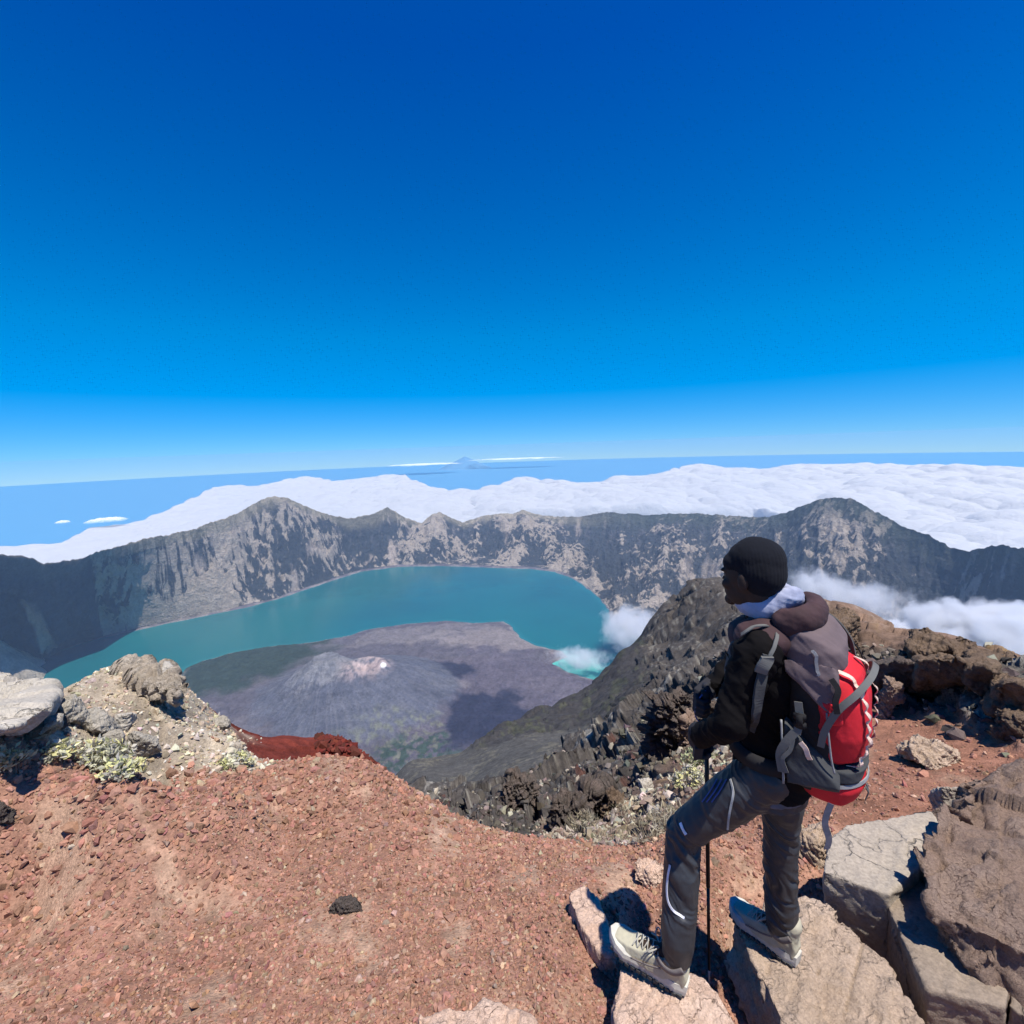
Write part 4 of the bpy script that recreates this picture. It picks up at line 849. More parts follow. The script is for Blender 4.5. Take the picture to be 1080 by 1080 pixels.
# ================================================================ THE HIKER
H = Vector((-0.77, 0.64, 0.0)).normalized(); Bk = -H; Lf = Vector((-H.y, H.x, 0)); U = Vector((0, 0, 1))   # heading, back, left
class Blob:
    """overlapping tapered limbs, ellipsoids and hulls, fused by a voxel remesh into one skin"""
    def __init__(s): s.bm = bmesh.new()
    def limb(s, pts, rad, seg=14):
        tube(s.bm, pts, rad, seg)
        for p, r in ((pts[0], rad[0]), (pts[-1], rad[-1])): s.ball(p, (r, r, r))
        return s
    def ball(s, c, r, rot=None):
        r = (r, r, r) if isinstance(r, (int, float)) else r
        m = Matrix.Translation(Vector(c)) @ (rot.to_4x4() if rot is not None else Matrix.Identity(4)) @ Matrix.Diagonal((*r, 1))
        bmesh.ops.create_icosphere(s.bm, subdivisions=3, radius=1.0, matrix=m); return s
    def hull(s, pts):
        b2 = bmesh.new(); [b2.verts.new(Vector(p)) for p in pts]; bmesh.ops.convex_hull(b2, input=b2.verts)
        bmesh.ops.delete(b2, geom=[v for v in b2.verts if not v.link_faces], context='VERTS')
        me = bpy.data.meshes.new('t'); b2.to_mesh(me); b2.free(); s.bm.from_mesh(me); bpy.data.meshes.remove(me); return s
    def ring_loft(s, rings, seg=24):
        """rings: (centre, axis_a vector, axis_b vector, power)"""
        R_ = []
        for c, a, b, pw in rings:
            row = []
            for k in range(seg):
                t = 2 * math.pi * k / seg; ct, st = math.cos(t), math.sin(t); e = 2 / pw
                row.append(s.bm.verts.new(Vector(c) + a * (abs(ct) ** e * (1 if ct > 0 else -1)) + b * (abs(st) ** e * (1 if st > 0 else -1))))
            R_.append(row)
        for p, q in zip(R_[:-1], R_[1:]):
            for k in range(seg): s.bm.faces.new((p[k], p[(k + 1) % seg], q[(k + 1) % seg], q[k]))
        s.bm.faces.new(R_[0][::-1]); s.bm.faces.new(R_[-1]); return s
    def done(s, name, mat, parent, vox=0.006, smooth=6, disp=None, **props):
        bmesh.ops.recalc_face_normals(s.bm, faces=s.bm.faces)
        me = bpy.data.meshes.new(name); s.bm.to_mesh(me); s.bm.free(); ob = link(name, me, None)
        me = apply_mods(ob, [('REMESH', dict(mode='VOXEL', voxel_size=vox)), ('SMOOTH', dict(factor=0.5, iterations=smooth))])
        if disp:
            P = verts(me); N = vnorm(me); me.vertices.foreach_set('co', (P + N * disp(P, N)[:, None]).astype(np.float32).ravel()); me.update()
        me.materials.clear(); me.materials.append(mat); me.polygons.foreach_set('use_smooth', np.ones(len(me.polygons), bool))
        finish(ob, parent); [ob.__setitem__(k, v) for k, v in props.items()]; return ob
def finish(ob, parent):
    if parent is not None:
        bpy.context.view_layer.update(); ob.parent = parent; ob.matrix_parent_inverse = parent.matrix_world.inverted()
def mesh_part(name, bm, mat, parent, smooth=True, bevel=0):
    bmesh.ops.recalc_face_normals(bm, faces=bm.faces)
    me = bpy.data.meshes.new(name); bm.to_mesh(me); bm.free(); ob = link(name, me, mat); me.polygons.foreach_set('use_smooth', np.full(len(me.polygons), smooth))
    finish(ob, parent); return ob
def tape(bm, pts, width, nrm, th=0.0025):
    """flat webbing along pts; nrm gives the outward direction at each point"""
    pts = [Vector(p) for p in pts]; nn = [Vector(n_) for n_ in nrm] if isinstance(nrm, list) else [Vector(nrm)] * len(pts); R_ = []
    for i, p in enumerate(pts):
        d = (pts[min(i + 1, len(pts) - 1)] - pts[max(i - 1, 0)]).normalized(); s_ = d.cross(nn[i]).normalized() * width / 2; o_ = s_.cross(d).normalized() * th
        R_.append([bm.verts.new(q) for q in (p + s_, p - s_, p - s_ + o_, p + s_ + o_)])
    for a, b in zip(R_[:-1], R_[1:]):
        for k in range(4): bm.faces.new((a[k], a[(k + 1) % 4], b[(k + 1) % 4], b[k]))
    bm.faces.new(R_[0][::-1]); bm.faces.new(R_[-1])
def smooth_path(pts, n=10):
    pts = [Vector(p) for p in pts]; P = [pts[0] * 2 - pts[1]] + pts + [pts[-1] * 2 - pts[-2]]; out = []
    for i in range(1, len(P) - 2):
        for k in range(n):
            t = k / n; a, b, c, d = P[i - 1:i + 3]
            out.append(0.5 * ((2 * b) + (c - a) * t + (2 * a - 5 * b + 4 * c - d) * t * t + (3 * b - a - 3 * c + d) * t ** 3))
    return out + [pts[-1]]
def cloth(name, col, rough=0.85, weave=900.0, amt=0.25, sheen=0.0, spec=0.3):
    t = NT(name); o = t.obj(); n1 = t.noise(14.0, 5, 0.6, o); n2 = t.noise(weave, 3, 0.6, o)
    c = t.mix(col, t.ramp(n1, [(0.3, (1 - amt,) * 3), (0.7, (1 + amt,) * 3)]), 1.0, 'MULTIPLY')
    t.set(Base_Color=c, Roughness=rough, Specular_IOR_Level=spec, Sheen_Weight=sheen, Normal=t.bump(n2, 0.25, 0.0012, t.bump(t.noise(45.0, 5, 0.6, o), 0.35, 0.004))); return t.m
C_SKIN = cloth('skin', (0.032, 0.018, 0.012), 0.8, 400.0, 0.12, 0, 0.4); C_BEANIE = cloth('knit_black', (0.005, 0.006, 0.010), 1.0, 500.0, 0.2)  # skin colour darkened to hold the shadow on the face
C_JACKET = cloth('jacket_black', (0.005, 0.0042, 0.0045), 0.9, 900.0, 0.2, 0.0, 0.12); C_YOKE = cloth('jacket_maroon_grey', (0.050, 0.026, 0.028), 0.85)
C_TROUS = cloth('trousers_charcoal', (0.030, 0.031, 0.035), 0.5, 1200.0, 0.15, 0.0, 0.4); C_GAITER = cloth('scarf_lavender', (0.30, 0.32, 0.42), 0.9)
C_HEM = cloth('shirt_hem_grey', (0.09, 0.09, 0.11)); C_HEM2 = cloth('piping_grey', (0.34, 0.34, 0.33)); C_WHITE = cloth('stripe_white', (0.62, 0.62, 0.66)); C_BLUE = cloth('stripe_blue', (0.06, 0.09, 0.26)); C_GLOVE = cloth('glove_black', (0.02, 0.02, 0.025))
C_SHOE = cloth('shoe_suede', (0.40, 0.37, 0.27), 0.9, 500.0, 0.18); C_SOLE = cloth('shoe_sole', (0.48, 0.46, 0.40), 0.8); C_LACE = cloth('shoe_lace', (0.35, 0.33, 0.28)); C_LIN = cloth('shoe_lining', (0.16, 0.14, 0.13)); C_TREAD = cloth('shoe_tread', (0.05, 0.05, 0.05))
person = bpy.data.objects.new('person', None); scene.collection.objects.link(person); person.location = (0.82, 1.66, -0.08)
person['label'] = 'hiker in black jacket and charcoal trousers standing on the rocks looking over the lake'; person['category'] = 'person'
# joints
HEAD = Vector((0.800, 1.610, 1.548)); FACE = Vector((-0.60, 0.78, -0.12)).normalized(); FS = Vector((-FACE.y, FACE.x, 0)).normalized()
NECK = Vector((0.868, 1.612, 1.40)); CH = Vector((0.885, 1.625, 1.20)); WA = Vector((0.905, 1.632, 1.00)); PE = Vector((0.915, 1.635, 0.87))
SHL = Vector((0.765, 1.488, 1.325)); SHR = Vector((1.000, 1.765, 1.325))
EL = Vector((0.672, 1.468, 1.085)); WL = Vector((0.632, 1.62, 0.955)); ER = Vector((0.93, 1.93, 1.09)); WR = Vector((0.775, 1.885, 0.985))
HL = Vector((0.845, 1.56, 0.86)); HR = Vector((0.985, 1.71, 0.86))
KL = Vector((0.600, 1.665, 0.535)); AL = Vector((0.552, 1.575, 0.125)); KR = Vector((1.015, 1.745, 0.46)); AR = Vector((1.030, 1.745, 0.03))
TOEL = Vector((0.331, 1.720, 0.045)); HEELL = Vector((0.578, 1.555, 0.0)); HEELR = Vector((1.075, 1.70, -0.078)); TOER = Vector((0.905, 1.925, -0.062))
# --- body: one skin from head to ankles, with both hands
B = Blob()
RF = Matrix((FACE, FS, FACE.cross(FS))).transposed()
B.ball(HEAD, (0.090, 0.072, 0.100), RF); B.ball(HEAD + FACE * 0.02 - U * 0.055, (0.072, 0.058, 0.068), RF)
B.limb([HEAD - U * 0.06 - FACE * 0.02, NECK, NECK - U * 0.06], [0.056, 0.058, 0.075])
B.hull([HEAD + FACE * 0.085 + U * 0.01, HEAD + FACE * 0.113 - U * 0.028, HEAD + FACE * 0.085 - U * 0.036 + FS * 0.017, HEAD + FACE * 0.085 - U * 0.036 - FS * 0.017, HEAD + FACE * 0.07])   # nose
B.ball(HEAD + FACE * 0.078 - U * 0.058, (0.016, 0.026, 0.008), RF); B.ball(HEAD + FACE * 0.076 - U * 0.070, (0.015, 0.022, 0.008), RF)      # lips
B.ball(HEAD + FACE * 0.068 - U * 0.098, (0.024, 0.026, 0.022), RF)                                                                   # chin
for sg in (1, -1):
    B.ball(HEAD + FS * sg * 0.078 - U * 0.02 - FACE * 0.008, (0.018, 0.009, 0.030), RF); B.ball(HEAD + FACE * 0.080 + FS * sg * 0.030 + U * 0.012, (0.012, 0.022, 0.008), RF); B.ball(HEAD + FACE * 0.060 + FS * sg * 0.042 - U * 0.035, (0.022, 0.02, 0.02), RF)
B.ring_loft([(PE, Lf * 0.15, H * 0.10, 2.3), (WA, Lf * 0.135, H * 0.09, 2.3), (CH, Lf * 0.165, H * 0.105, 2.4), (CH + U * 0.12, Lf * 0.17, H * 0.09, 2.3), (NECK - U * 0.03, Lf * 0.06, H * 0.055, 2)])
B.limb([SHL, EL, WL], [0.052, 0.042, 0.028]); B.limb([SHR, ER, WR], [0.052, 0.042, 0.028])
B.limb([HL, KL, AL], [0.082, 0.056, 0.038]); B.limb([HR, KR, AR], [0.082, 0.056, 0.038])
B.limb([AL, HEELL * 0.35 + TOEL * 0.65 + U * 0.04], [0.030, 0.018]); B.limb([AR, HEELR * 0.35 + TOER * 0.65 + U * 0.04], [0.030, 0.018])
body_hands = []
def hand(B, W, d, pn, thumb, curl=1.0, k=1.0):
    """palm from wrist W along d, palm normal pn, thumb side `thumb`; fingers curl towards pn"""
    d = d.normalized(); pn = (pn - d * pn.dot(d)).normalized(); sd = thumb.normalized(); c = W + d * 0.045
    B.hull([c + d * a + sd * b * 0.5 + pn * e for a in (-0.045, 0.045) for b in (-0.075 * k, 0.078 * k) for e in (-0.012 * k, 0.012 * k)])
    for i, (off, ln) in enumerate(((0.030, 0.070), (0.010, 0.078), (-0.011, 0.072), (-0.031, 0.058))):
        p = W + d * 0.085 + sd * off; q = p + (d * 0.6 + pn * 0.5 * curl).normalized() * ln * 0.45; r_ = q + (d * -0.1 + pn * 1.0 * curl).normalized() * ln * 0.33; s_ = r_ + (-d * 0.9 + pn * 0.35 * curl).normalized() * ln * 0.28
        B.limb([p, q, r_, s_], [0.0092 * k, 0.0086 * k, 0.0080 * k, 0.0072 * k], 8)
    p = W + d * 0.03 + sd * 0.036; B.limb([p, p + (d * 0.6 + sd * 0.5 + pn * 0.4).normalized() * 0.036, p + (d * 0.7 + sd * 0.1 + pn * 0.9).normalized() * 0.062], [0.0115 * k, 0.0102 * k, 0.0085 * k], 8)
hand(B, WL, (Vector((0.10, 0.35, -0.55))), Vector((0.95, -0.1, 0.1)), Vector((0.2, 0.75, 0.4)))
hand(B, WR, (Vector((-0.35, -0.25, -0.10))), Vector((0.3, -0.75, -0.2)), Vector((0.05, 0, 1)))
B.done('body', C_SKIN, person, 0.0045, 2)
for W_, d_, pn_, th_ in ((WL, Vector((0.10, 0.35, -0.55)), Vector((0.95, -0.1, 0.1)), Vector((0.2, 0.75, 0.4))), (WR, Vector((-0.35, -0.25, -0.10)), Vector((0.3, -0.75, -0.2)), Vector((0.05, 0, 1)))):
    B = Blob(); hand(B, W_, d_, pn_, th_, 1.0, 1.28); B.limb([W_ - d_.normalized() * 0.03, W_ + d_.normalized() * 0.03], [0.036, 0.033]); B.done('glove', C_GLOVE, person, 0.0035, 2)
te = NT('eye_white'); te.set(Base_Color=(0.09, 0.08, 0.07), Roughness=0.8)
for sg in (1, -1):
    bm = bmesh.new(); bmesh.ops.create_uvsphere(bm, u_segments=16, v_segments=10, radius=0.010, matrix=Matrix.Translation(HEAD + FACE * 0.074 + FS * sg * 0.030 - U * 0.004)); mesh_part('eye', bm, te.m, person)
# --- beanie
B = Blob(); up = (U - FACE * 0.22).normalized(); B.ball(HEAD + U * 0.040 - FACE * 0.012, (0.092, 0.079, 0.080), RF)
B.ball(HEAD + U * 0.008 - FACE * 0.030, (0.076, 0.083, 0.090), RF); B.ball(HEAD + U * 0.036 + FACE * 0.032, (0.062, 0.070, 0.044), RF)
def knit(P, N):
    q = P - np.array(HEAD); th = np.arctan2(q @ np.array(FS), q @ np.array(FACE)); return 0.0018 * np.abs(np.sin(th * 26)) + 0.003 * n3(P, 18, 5)
B.done('beanie', C_BEANIE, person, 0.0045, 6, knit)
# --- neck scarf
B = Blob()
for k in range(26):
    a = 2 * math.pi * k / 26; c = NECK + U * (0.048 + 0.012 * math.sin(3 * a)) + H * (0.010 + 0.082 * math.cos(a)) + Lf * 0.078 * math.sin(a) - U * 0.020 * math.cos(a); B.ball(c, (0.026, 0.026, 0.040))
B.done('neck_scarf', C_GAITER, person, 0.005, 5, lambda P, N: 0.007 * (ridged(P[:, 2] * 26 + P[:, 0] * 9, P[:, 1] * 9, 3, 4) - 0.7))
# --- jacket
def folds(fr, am, s, zf=1.0):
    def f(P, N):
        x = P[:, 0] * fr * 0.7 + P[:, 2] * fr * zf + 0.6 * n3(P, fr * 0.4, s); y = P[:, 1] * fr * 0.5 - P[:, 0] * fr * 0.3
        return am * (ridged(x, y, 3, s, 0.45) - 0.72) + am * 0.5 * n3(P, fr * 0.5, s + 9)
    return f
B = Blob()
B.ring_loft([(PE - U * 0.085, Lf * 0.180, H * 0.132, 2.3), (PE + U * 0.03, Lf * 0.176, H * 0.132, 2.3), (WA, Lf * 0.152, H * 0.116, 2.3), (CH, Lf * 0.178, H * 0.122, 2.4), (CH + U * 0.11, Lf * 0.182, H * 0.11, 2.3), (NECK - U * 0.045, Lf * 0.105, H * 0.085, 2), (NECK + U * 0.005, Lf * 0.078, H * 0.075, 2)], 32)
B.limb([SHL, SHL * 0.5 + EL * 0.5, EL, WL * 0.85 + EL * 0.15], [0.074, 0.063, 0.057, 0.045]); B.limb([SHR, ER, WR * 0.85 + ER * 0.15], [0.080, 0.062, 0.047])
jacket = B.done('jacket', C_JACKET, person, 0.0055, 10, folds(11, 0.016, 31))
# maroon shoulder yoke, a cap over each shoulder and the upper back
B = Blob(); B.ball(SHL + Vector((0.035, 0.04, 0.028)), (0.088, 0.090, 0.062)); B.ball(SHR + Vector((-0.035, -0.04, 0.028)), (0.088, 0.090, 0.062)); B.ball(NECK - U * 0.085, (0.135, 0.150, 0.075))
yoke = B.done('shoulder_yoke', C_YOKE, jacket, 0.0055, 8, folds(12, 0.006, 37))
# hood rolled up behind the neck
B = Blob(); hc = NECK + Bk * 0.075 + U * 0.018
for k in range(20):
    a = math.radians(-105 + 210 * k / 19); B.ball(hc + Bk * 0.058 * math.cos(a) + Lf * 0.105 * math.sin(a) + U * (0.014 * math.cos(a)), (0.038, 0.038, 0.048))
B.ball(hc - U * 0.03 + Bk * 0.01, (0.06, 0.075, 0.035)); B.done('hood', C_YOKE, jacket, 0.005, 8, folds(14, 0.008, 41))
# shirt hem showing under the jacket
B = Blob(); B.ring_loft([(PE - U * 0.100, Lf * 0.170, H * 0.120, 2.3), (PE - U * 0.06, Lf * 0.172, H * 0.122, 2.3)], 32); B.done('shirt_hem', C_HEM, person, 0.005, 4, folds(12, 0.006, 43, 0.2))
# --- trousers
def legfold(P, N):
    d = np.abs(n3(P, 5, 3)); low = 1 - sstep(0.02, 0.30, np.minimum(np.abs(P[:, 2] - 0.14 - 0.10 * (P[:, 0] < 0.8)), 1))
    kn = np.exp(-((P[:, 2] - 0.52) / 0.10) ** 2)
    x = P[:, 2] * 17 + 1.8 * n3(P, 5, 51) + (P[:, 0] - P[:, 1]) * 9; y = P[:, 1] * 7 + P[:, 0] * 5
    return (0.005 + 0.011 * low + 0.006 * kn) * sstep(-0.35, 0.25, n3(P, 6, 77)) * 1.5 * (ridged(x, y, 2, 53, 0.45) - 0.70) + 0.008 * n3(P, 9, 57)
B = Blob()
B.ring_loft([(PE - U * 0.13, Lf * 0.165, H * 0.115, 2.3), (PE, Lf * 0.165, H * 0.112, 2.3)], 32)
KL2 = KL + (-H) * 0.01
B.limb([HL - U * 0.02, (HL + KL) * 0.5, KL, (KL + AL) * 0.5, AL + U * 0.06, AL + U * 0.015], [0.095, 0.080, 0.067, 0.063, 0.060, 0.057], 20)
B.limb([HR - U * 0.02, (HR + KR) * 0.5, KR, (KR + AR) * 0.5, AR + U * 0.06, AR + U * 0.02], [0.095, 0.080, 0.065, 0.061, 0.060, 0.057], 20)
trousers = B.done('trousers', C_TROUS, person, 0.0045, 5, legfold)
from mathutils.bvhtree import BVHTree
def on_surface(ob, pts, d, lift=0.002):
    """push the points onto ob's surface, arriving from direction d"""
    bm = bmesh.new(); bm.from_mesh(ob.data); bm.transform(ob.matrix_world); tr = BVHTree.FromBMesh(bm); bm.free(); out, nn = [], []; d = Vector(d).normalized()
    for p in pts:
        h, n_, _, _ = tr.ray_cast(Vector(p) + d * 0.3, -d)
        if h is None or (h - Vector(p)).length > 0.2: h, n_, _, _ = tr.find_nearest(Vector(p))
        out.append(h + n_ * lift); nn.append(n_)
    return out, nn
bpy.context.view_layer.update()
def surf_px(ob, pts, n=8, lift=0.002):
    """points on the surface of ob where these sight lines meet it"""
    bpy.context.view_layer.update(); bm = bmesh.new(); bm.from_mesh(ob.data); bm.transform(ob.matrix_world); tr = BVHTree.FromBMesh(bm); bm.free(); out, nn = [], []
    for p in smooth_path([(x, y, 0) for x, y in pts], n):
        d = Vector(ray(p.x, p.y)).normalized(); h, n_, _, _ = tr.ray_cast(Vector((0, 0, CZ)), d)
        if h is None: continue
        out.append(h + n_ * lift); nn.append(n_)
    return out, nn
def px_tape(name, ob, pts, w, mat, parent, th=0.002, lift=0.002):
    P_, N_ = surf_px(ob, pts, 8, lift)
    if len(P_) < 3: print('no hit', name, pts[0]); return None
    for _ in range(3):
        P_ = [P_[0]] + [(a + b * 2 + c) / 4 for a, b, c in zip(P_[:-2], P_[1:-1], P_[2:])] + [P_[-1]]; N_ = [N_[0]] + [(a + b * 2 + c).normalized() for a, b, c in zip(N_[:-2], N_[1:-1], N_[2:])] + [N_[-1]]
    bm = bmesh.new(); tape(bm, P_, w, N_, th); return mesh_part(name, bm, mat, parent, False)
def stripe(ob, pts, d, w, mat, parent, name='stripe', th=0.002):
    P_, N_ = on_surface(ob, smooth_path(pts, 12), d); bm = bmesh.new(); tape(bm, P_, w, N_, th); return mesh_part(name, bm, mat, parent)
for k in range(3): px_tape('stripe', trousers, [(757 + k * 5, 822), (750 + k * 5, 834), (741 + k * 5, 846)], 0.004, C_BLUE, trousers)
px_tape('pocket_piping', trousers, [(771, 822), (774, 836), (770, 855), (767, 874)], 0.007, C_HEM2, trousers, 0.003)
px_tape('stripe', trousers, [(718, 868), (721, 875), (724, 880)], 0.012, C_WHITE, trousers)
px_tape('stripe', trousers, [(707, 912), (704, 932), (705, 950), (712, 962), (722, 968)], 0.008, C_WHITE, trousers)
# --- shoes
def shoe(heel, toe, ankle, side):
    f = (toe - heel); ln = f.length; f.normalize(); s_ = f.cross(U).normalized() * side; u = s_.cross(f) * side; u = u if u.z > 0 else -u
    X_ = lambda a, b, c: heel + f * a * ln + s_ * b * 1.12 + u * (c * 1.12)
    root = B = Blob()
    B.hull([X_(a, b, c) for a, b, c in ((0.02, .026, .015), (0.02, -.026, .015), (.0, 0.022, .05), (0, -.022, .05), (.30, .034, .015), (.30, -.034, .015), (.05, .030, .085), (.05, -.030, .085), (.30, .030, .085), (.30, -.030, .085))])
    B.hull([X_(a, b, c) for a, b, c in ((.25, .036, .015), (.25, -.036, .015), (.3, .030, .082), (.3, -.030, .082), (.55, .040, .015), (.55, -.040, .015), (.55, .030, .066), (.55, -.030, .066), (.75, .046, .012), (.75, -.044, .012), (.75, .034, .050), (.75, -.034, .050))])
    B.hull([X_(a, b, c) for a, b, c in ((.70, .047, .012), (.70, -.044, .012), (.72, .034, .052), (.72, -.034, .052), (.93, .032, .014), (.93, -.028, .014), (.99, .012, .018), (.99, -.010, .018), (.92, .024, .040), (.92, -.020, .040), (.84, .036, .014), (.84, -.034, .014))])
    col = ankle + (heel + f * ln * 0.22 - ankle) * 0.35
    B.limb([X_(.18, 0, .07), X_(.17, 0, .10), X_(.16, 0, .125)], [.044, .045, .047], 18)
    up_ = B.done('shoe', C_SHOE, person, 0.0036, 8, lambda P, N: 0.0022 * n3(P, 30, 3) + 0.0015 * (ridged(P[:, 0] * 40 + P[:, 2] * 30, P[:, 1] * 40, 2, 7) - 0.7))
    B = Blob(); out = [(-.015, .022), (-.022, 0), (-.015, -.022), (.12, -.034), (.35, -.034), (.55, -.038), (.75, -.049), (.88, -.042), (.97, -.022), (1.015, 0), (.98, .024), (.88, .044), (.75, .051), (.55, .042), (.35, .037), (.12, .036)]
    rise = lambda a: 0.018 * max(0, a - 0.72) / 0.28
    bm = bmesh.new(); lo = [bm.verts.new(X_(a, b, -0.004 + rise(a))) for a, b in out]; mi = [bm.verts.new(X_(a, b * 1.03, 0.012 + rise(a))) for a, b in out]; hi = [bm.verts.new(X_(a * 0.99, b * 0.96, 0.026 + rise(a) + (0.006 if a < .3 else 0))) for a, b in out]
    n_ = len(out)
    for A_, B_ in ((lo, mi), (mi, hi)):
        for k in range(n_): bm.faces.new((A_[k], A_[(k + 1) % n_], B_[(k + 1) % n_], B_[k]))
    bm.faces.new(lo[::-1]); bm.faces.new(hi); so_ = mesh_part('sole', bm, C_SOLE, up_, False)
    bm = bmesh.new()
    for k in range(13):
        for sg in (1, -1):
            a = 0.04 + 0.072 * k; b = np.interp(a, [0, .12, .35, .75, .9, 1], [.024, .034, .035, .048, .036, .02]) * sg; r = rise(a)
            c = X_(a, b * 0.93, -0.006 + r); m_ = Matrix.Translation(c) @ Matrix((f, s_, u)).transposed().to_4x4() @ Matrix.Diagonal((ln * 0.05, 0.017, 0.012, 1)); bmesh.ops.create_cube(bm, size=1, matrix=m_)
    bmesh.ops.create_cube(bm, size=1, matrix=Matrix.Translation(X_(.44, 0, -.004)) @ Matrix((f, s_, u)).transposed().to_4x4() @ Matrix.Diagonal((ln * 0.84, 0.075, 0.006, 1)))
    mesh_part('tread', bm, C_TREAD, up_, False)
    bm = bmesh.new()
    for k in range(5):
        a = 0.36 + 0.065 * k; zt = np.interp(a, [.3, .55, .75], [.090, .072, .056]); w_ = .026
        tube(bm, smooth_path([X_(a, w_, zt - .010), X_(a + .02, .012, zt + .004), X_(a + .04, -.012, zt + .004), X_(a + .06, -w_, zt - .010)], 4), 0.0024, 6); tube(bm, smooth_path([X_(a, -w_, zt - .010), X_(a + .02, -.012, zt + .006), X_(a + .04, .012, zt + .006), X_(a + .06, w_, zt - .010)], 4), 0.0024, 6)
    for sg in (1, -1):
        tube(bm, smooth_path([X_(.37, 0, .093), X_(.40, sg * .030, .108), X_(.46, sg * .050, .103), X_(.47, sg * .036, .090), X_(.38, sg * .004, .092)], 6), 0.0024, 6); tube(bm, smooth_path([X_(.37, 0, .093), X_(.43, sg * .018, .100), X_(.52, sg * .040, .075)], 6), 0.0024, 6)
    mesh_part('laces', bm, C_LACE, up_)
    bm = bmesh.new()
    for sg in (1, -1):
        P_ = smooth_path([X_(.06, sg * .043, .112), X_(.16, sg * .049, .088), X_(.28, sg * .044, .080), X_(.36, sg * .034, .088)], 6); tape(bm, P_, 0.022, s_ * sg, 0.003)
        tape(bm, smooth_path([X_(.30, sg * .040, .062), X_(.45, sg * .043, .045), X_(.66, sg * .048, .034)], 6), 0.006, s_ * sg, 0.003)
    mesh_part('side_panel', bm, C_LIN, up_)
    return up_
shoe(HEELL, TOEL, AL, 1); shoe(HEELR, TOER, AR, 1)

# ================================================================ BACKPACK
P_RED = cloth('pack_red', (0.52, 0.012, 0.022), 0.75, 700.0, 0.12, 0, 0.35); P_GREY = cloth('pack_mauve_grey', (0.125, 0.092, 0.096), 0.9, 700.0, 0.10); P_BLACK = cloth('pack_black', (0.014, 0.013, 0.014), 0.8)
P_DARK = cloth('pack_mesh_grey', (0.045, 0.047, 0.049), 0.85, 1100.0); P_WEB = cloth('pack_webbing_grey', (0.115, 0.115, 0.108), 0.8, 1100.0, 0.1); P_BEIGE = cloth('pack_daisy_tape', (0.62, 0.46, 0.38), 0.85); P_PIPE = cloth('pack_piping', (0.24, 0.24, 0.24))
PO = Vector((0.985, 1.518, 1.135)); PU = (U + Bk * -0.06).normalized(); PB = (Bk - PU * Bk.dot(PU)).normalized(); PL = Lf
def W3(b, l, z): return PO + PB * (b * 0.86) + PL * (l * 0.90) + PU * (z * 0.90)
pack = bpy.data.objects.new('backpack', None); scene.collection.objects.link(pack); pack.location = tuple(W3(0, 0, -0.33)); pack['label'] = 'red and grey hiking backpack with wavy beige tapes on the back of the hiker'; pack['category'] = 'backpack'
def ploft(name, rows, mat, vox=0.005, sm=10, disp=None, parent=None, pw=3.2):
    B = Blob(); B.ring_loft([(W3(b, l, z), PB * (hb * 0.88), PL * (hl * 0.9), pw) for b, l, z, hb, hl in rows], 36); return B.done(name, mat, parent or pack, vox, sm, disp)
main = ploft('main_bag', [(-.01, 0, -.29, .055, .12), (0, 0, -.24, .085, .145), (0, 0, -.05, .09, .15), (-.005, 0, .14, .085, .15), (-.01, 0, .20, .07, .14)], P_BLACK, disp=folds(10, 0.007, 61))
lid = ploft('top_lid', [(-.005, 0, .125, .088, .150), (-.005, 0, .16, .102, .160), (-.01, 0, .23, .103, .160), (-.03, 0, .285, .080, .145), (-.045, 0, .318, .045, .11), (-.05, 0, .328, .02, .07)], P_GREY, disp=folds(8, 0.010, 63, 0.6), pw=2.8)
# the lid's side wing running down the left of the bag to a red tip
B = Blob(); B.hull([W3(b, l, z) for b, l, z in ((-.09, .150, .20), (.07, .150, .20), (-.085, .163, .16), (.085, .163, .14), (.02, .168, .06), (.075, .168, .02), (-.05, .160, .14), (-.03, .13, .1), (.09, .13, .02), (.09, .13, .18))]); B.done('lid_wing', P_GREY, lid, 0.005, 8, folds(12, 0.008, 65))
B = Blob(); B.hull([W3(b, l, z) for b, l, z in ((.015, .167, .075), (.092, .165, .075), (.055, .168, -.005), (.10, .160, .0), (.05, .13, .0), (.095, .13, .05))]); B.done('red_side_gusset', P_RED, pack, 0.004, 6, folds(14, 0.006, 67))
fp = ploft('front_pocket', [(.050, 0, -.185, .05, .10), (.054, 0, -.15, .092, .137), (.060, 0, -.06, .110, .156), (.060, 0, .06, .104, .154), (.055, 0, .14, .085, .13), (.05, 0, .18, .045, .09)], P_RED, disp=folds(7, 0.011, 69, 0.5), pw=2.6)
bot = ploft('bottom_compartment', [(.03, 0, -.335, .05, .08), (.035, 0, -.315, .088, .118), (.040, 0, -.26, .105, .135), (.035, 0, -.205, .100, .135), (.03, 0, -.19, .07, .10)], P_RED, disp=folds(9, 0.008, 71, 0.4), pw=2.8)
B = Blob(); B.ring_loft([(W3(.035, 0, -.222) , PB * .095, PL * .126, 2.8), (W3(.040, 0, -.20), PB * .095, PL * .126, 2.8), (W3(.052, 0, -.175), PB * .092, PL * .124, 2.8)], 36); B.done('lower_band', P_DARK, pack, 0.004, 6, folds(10, 0.005, 73))
B = Blob(); B.hull([W3(b, l, z) for b, l, z in ((-.085, .14, -.27), (.08, .14, -.25), (-.08, .178, -.25), (.085, .172, -.22), (-.085, .170, -.03), (-.05, .176, -.06), (.02, .168, -.16), (-.085, .13, -.02), (.085, .13, -.18), (-.06, .178, -.10))]); sp_ = B.done('side_pocket', P_DARK, pack, 0.004, 6, folds(12, 0.006, 75))
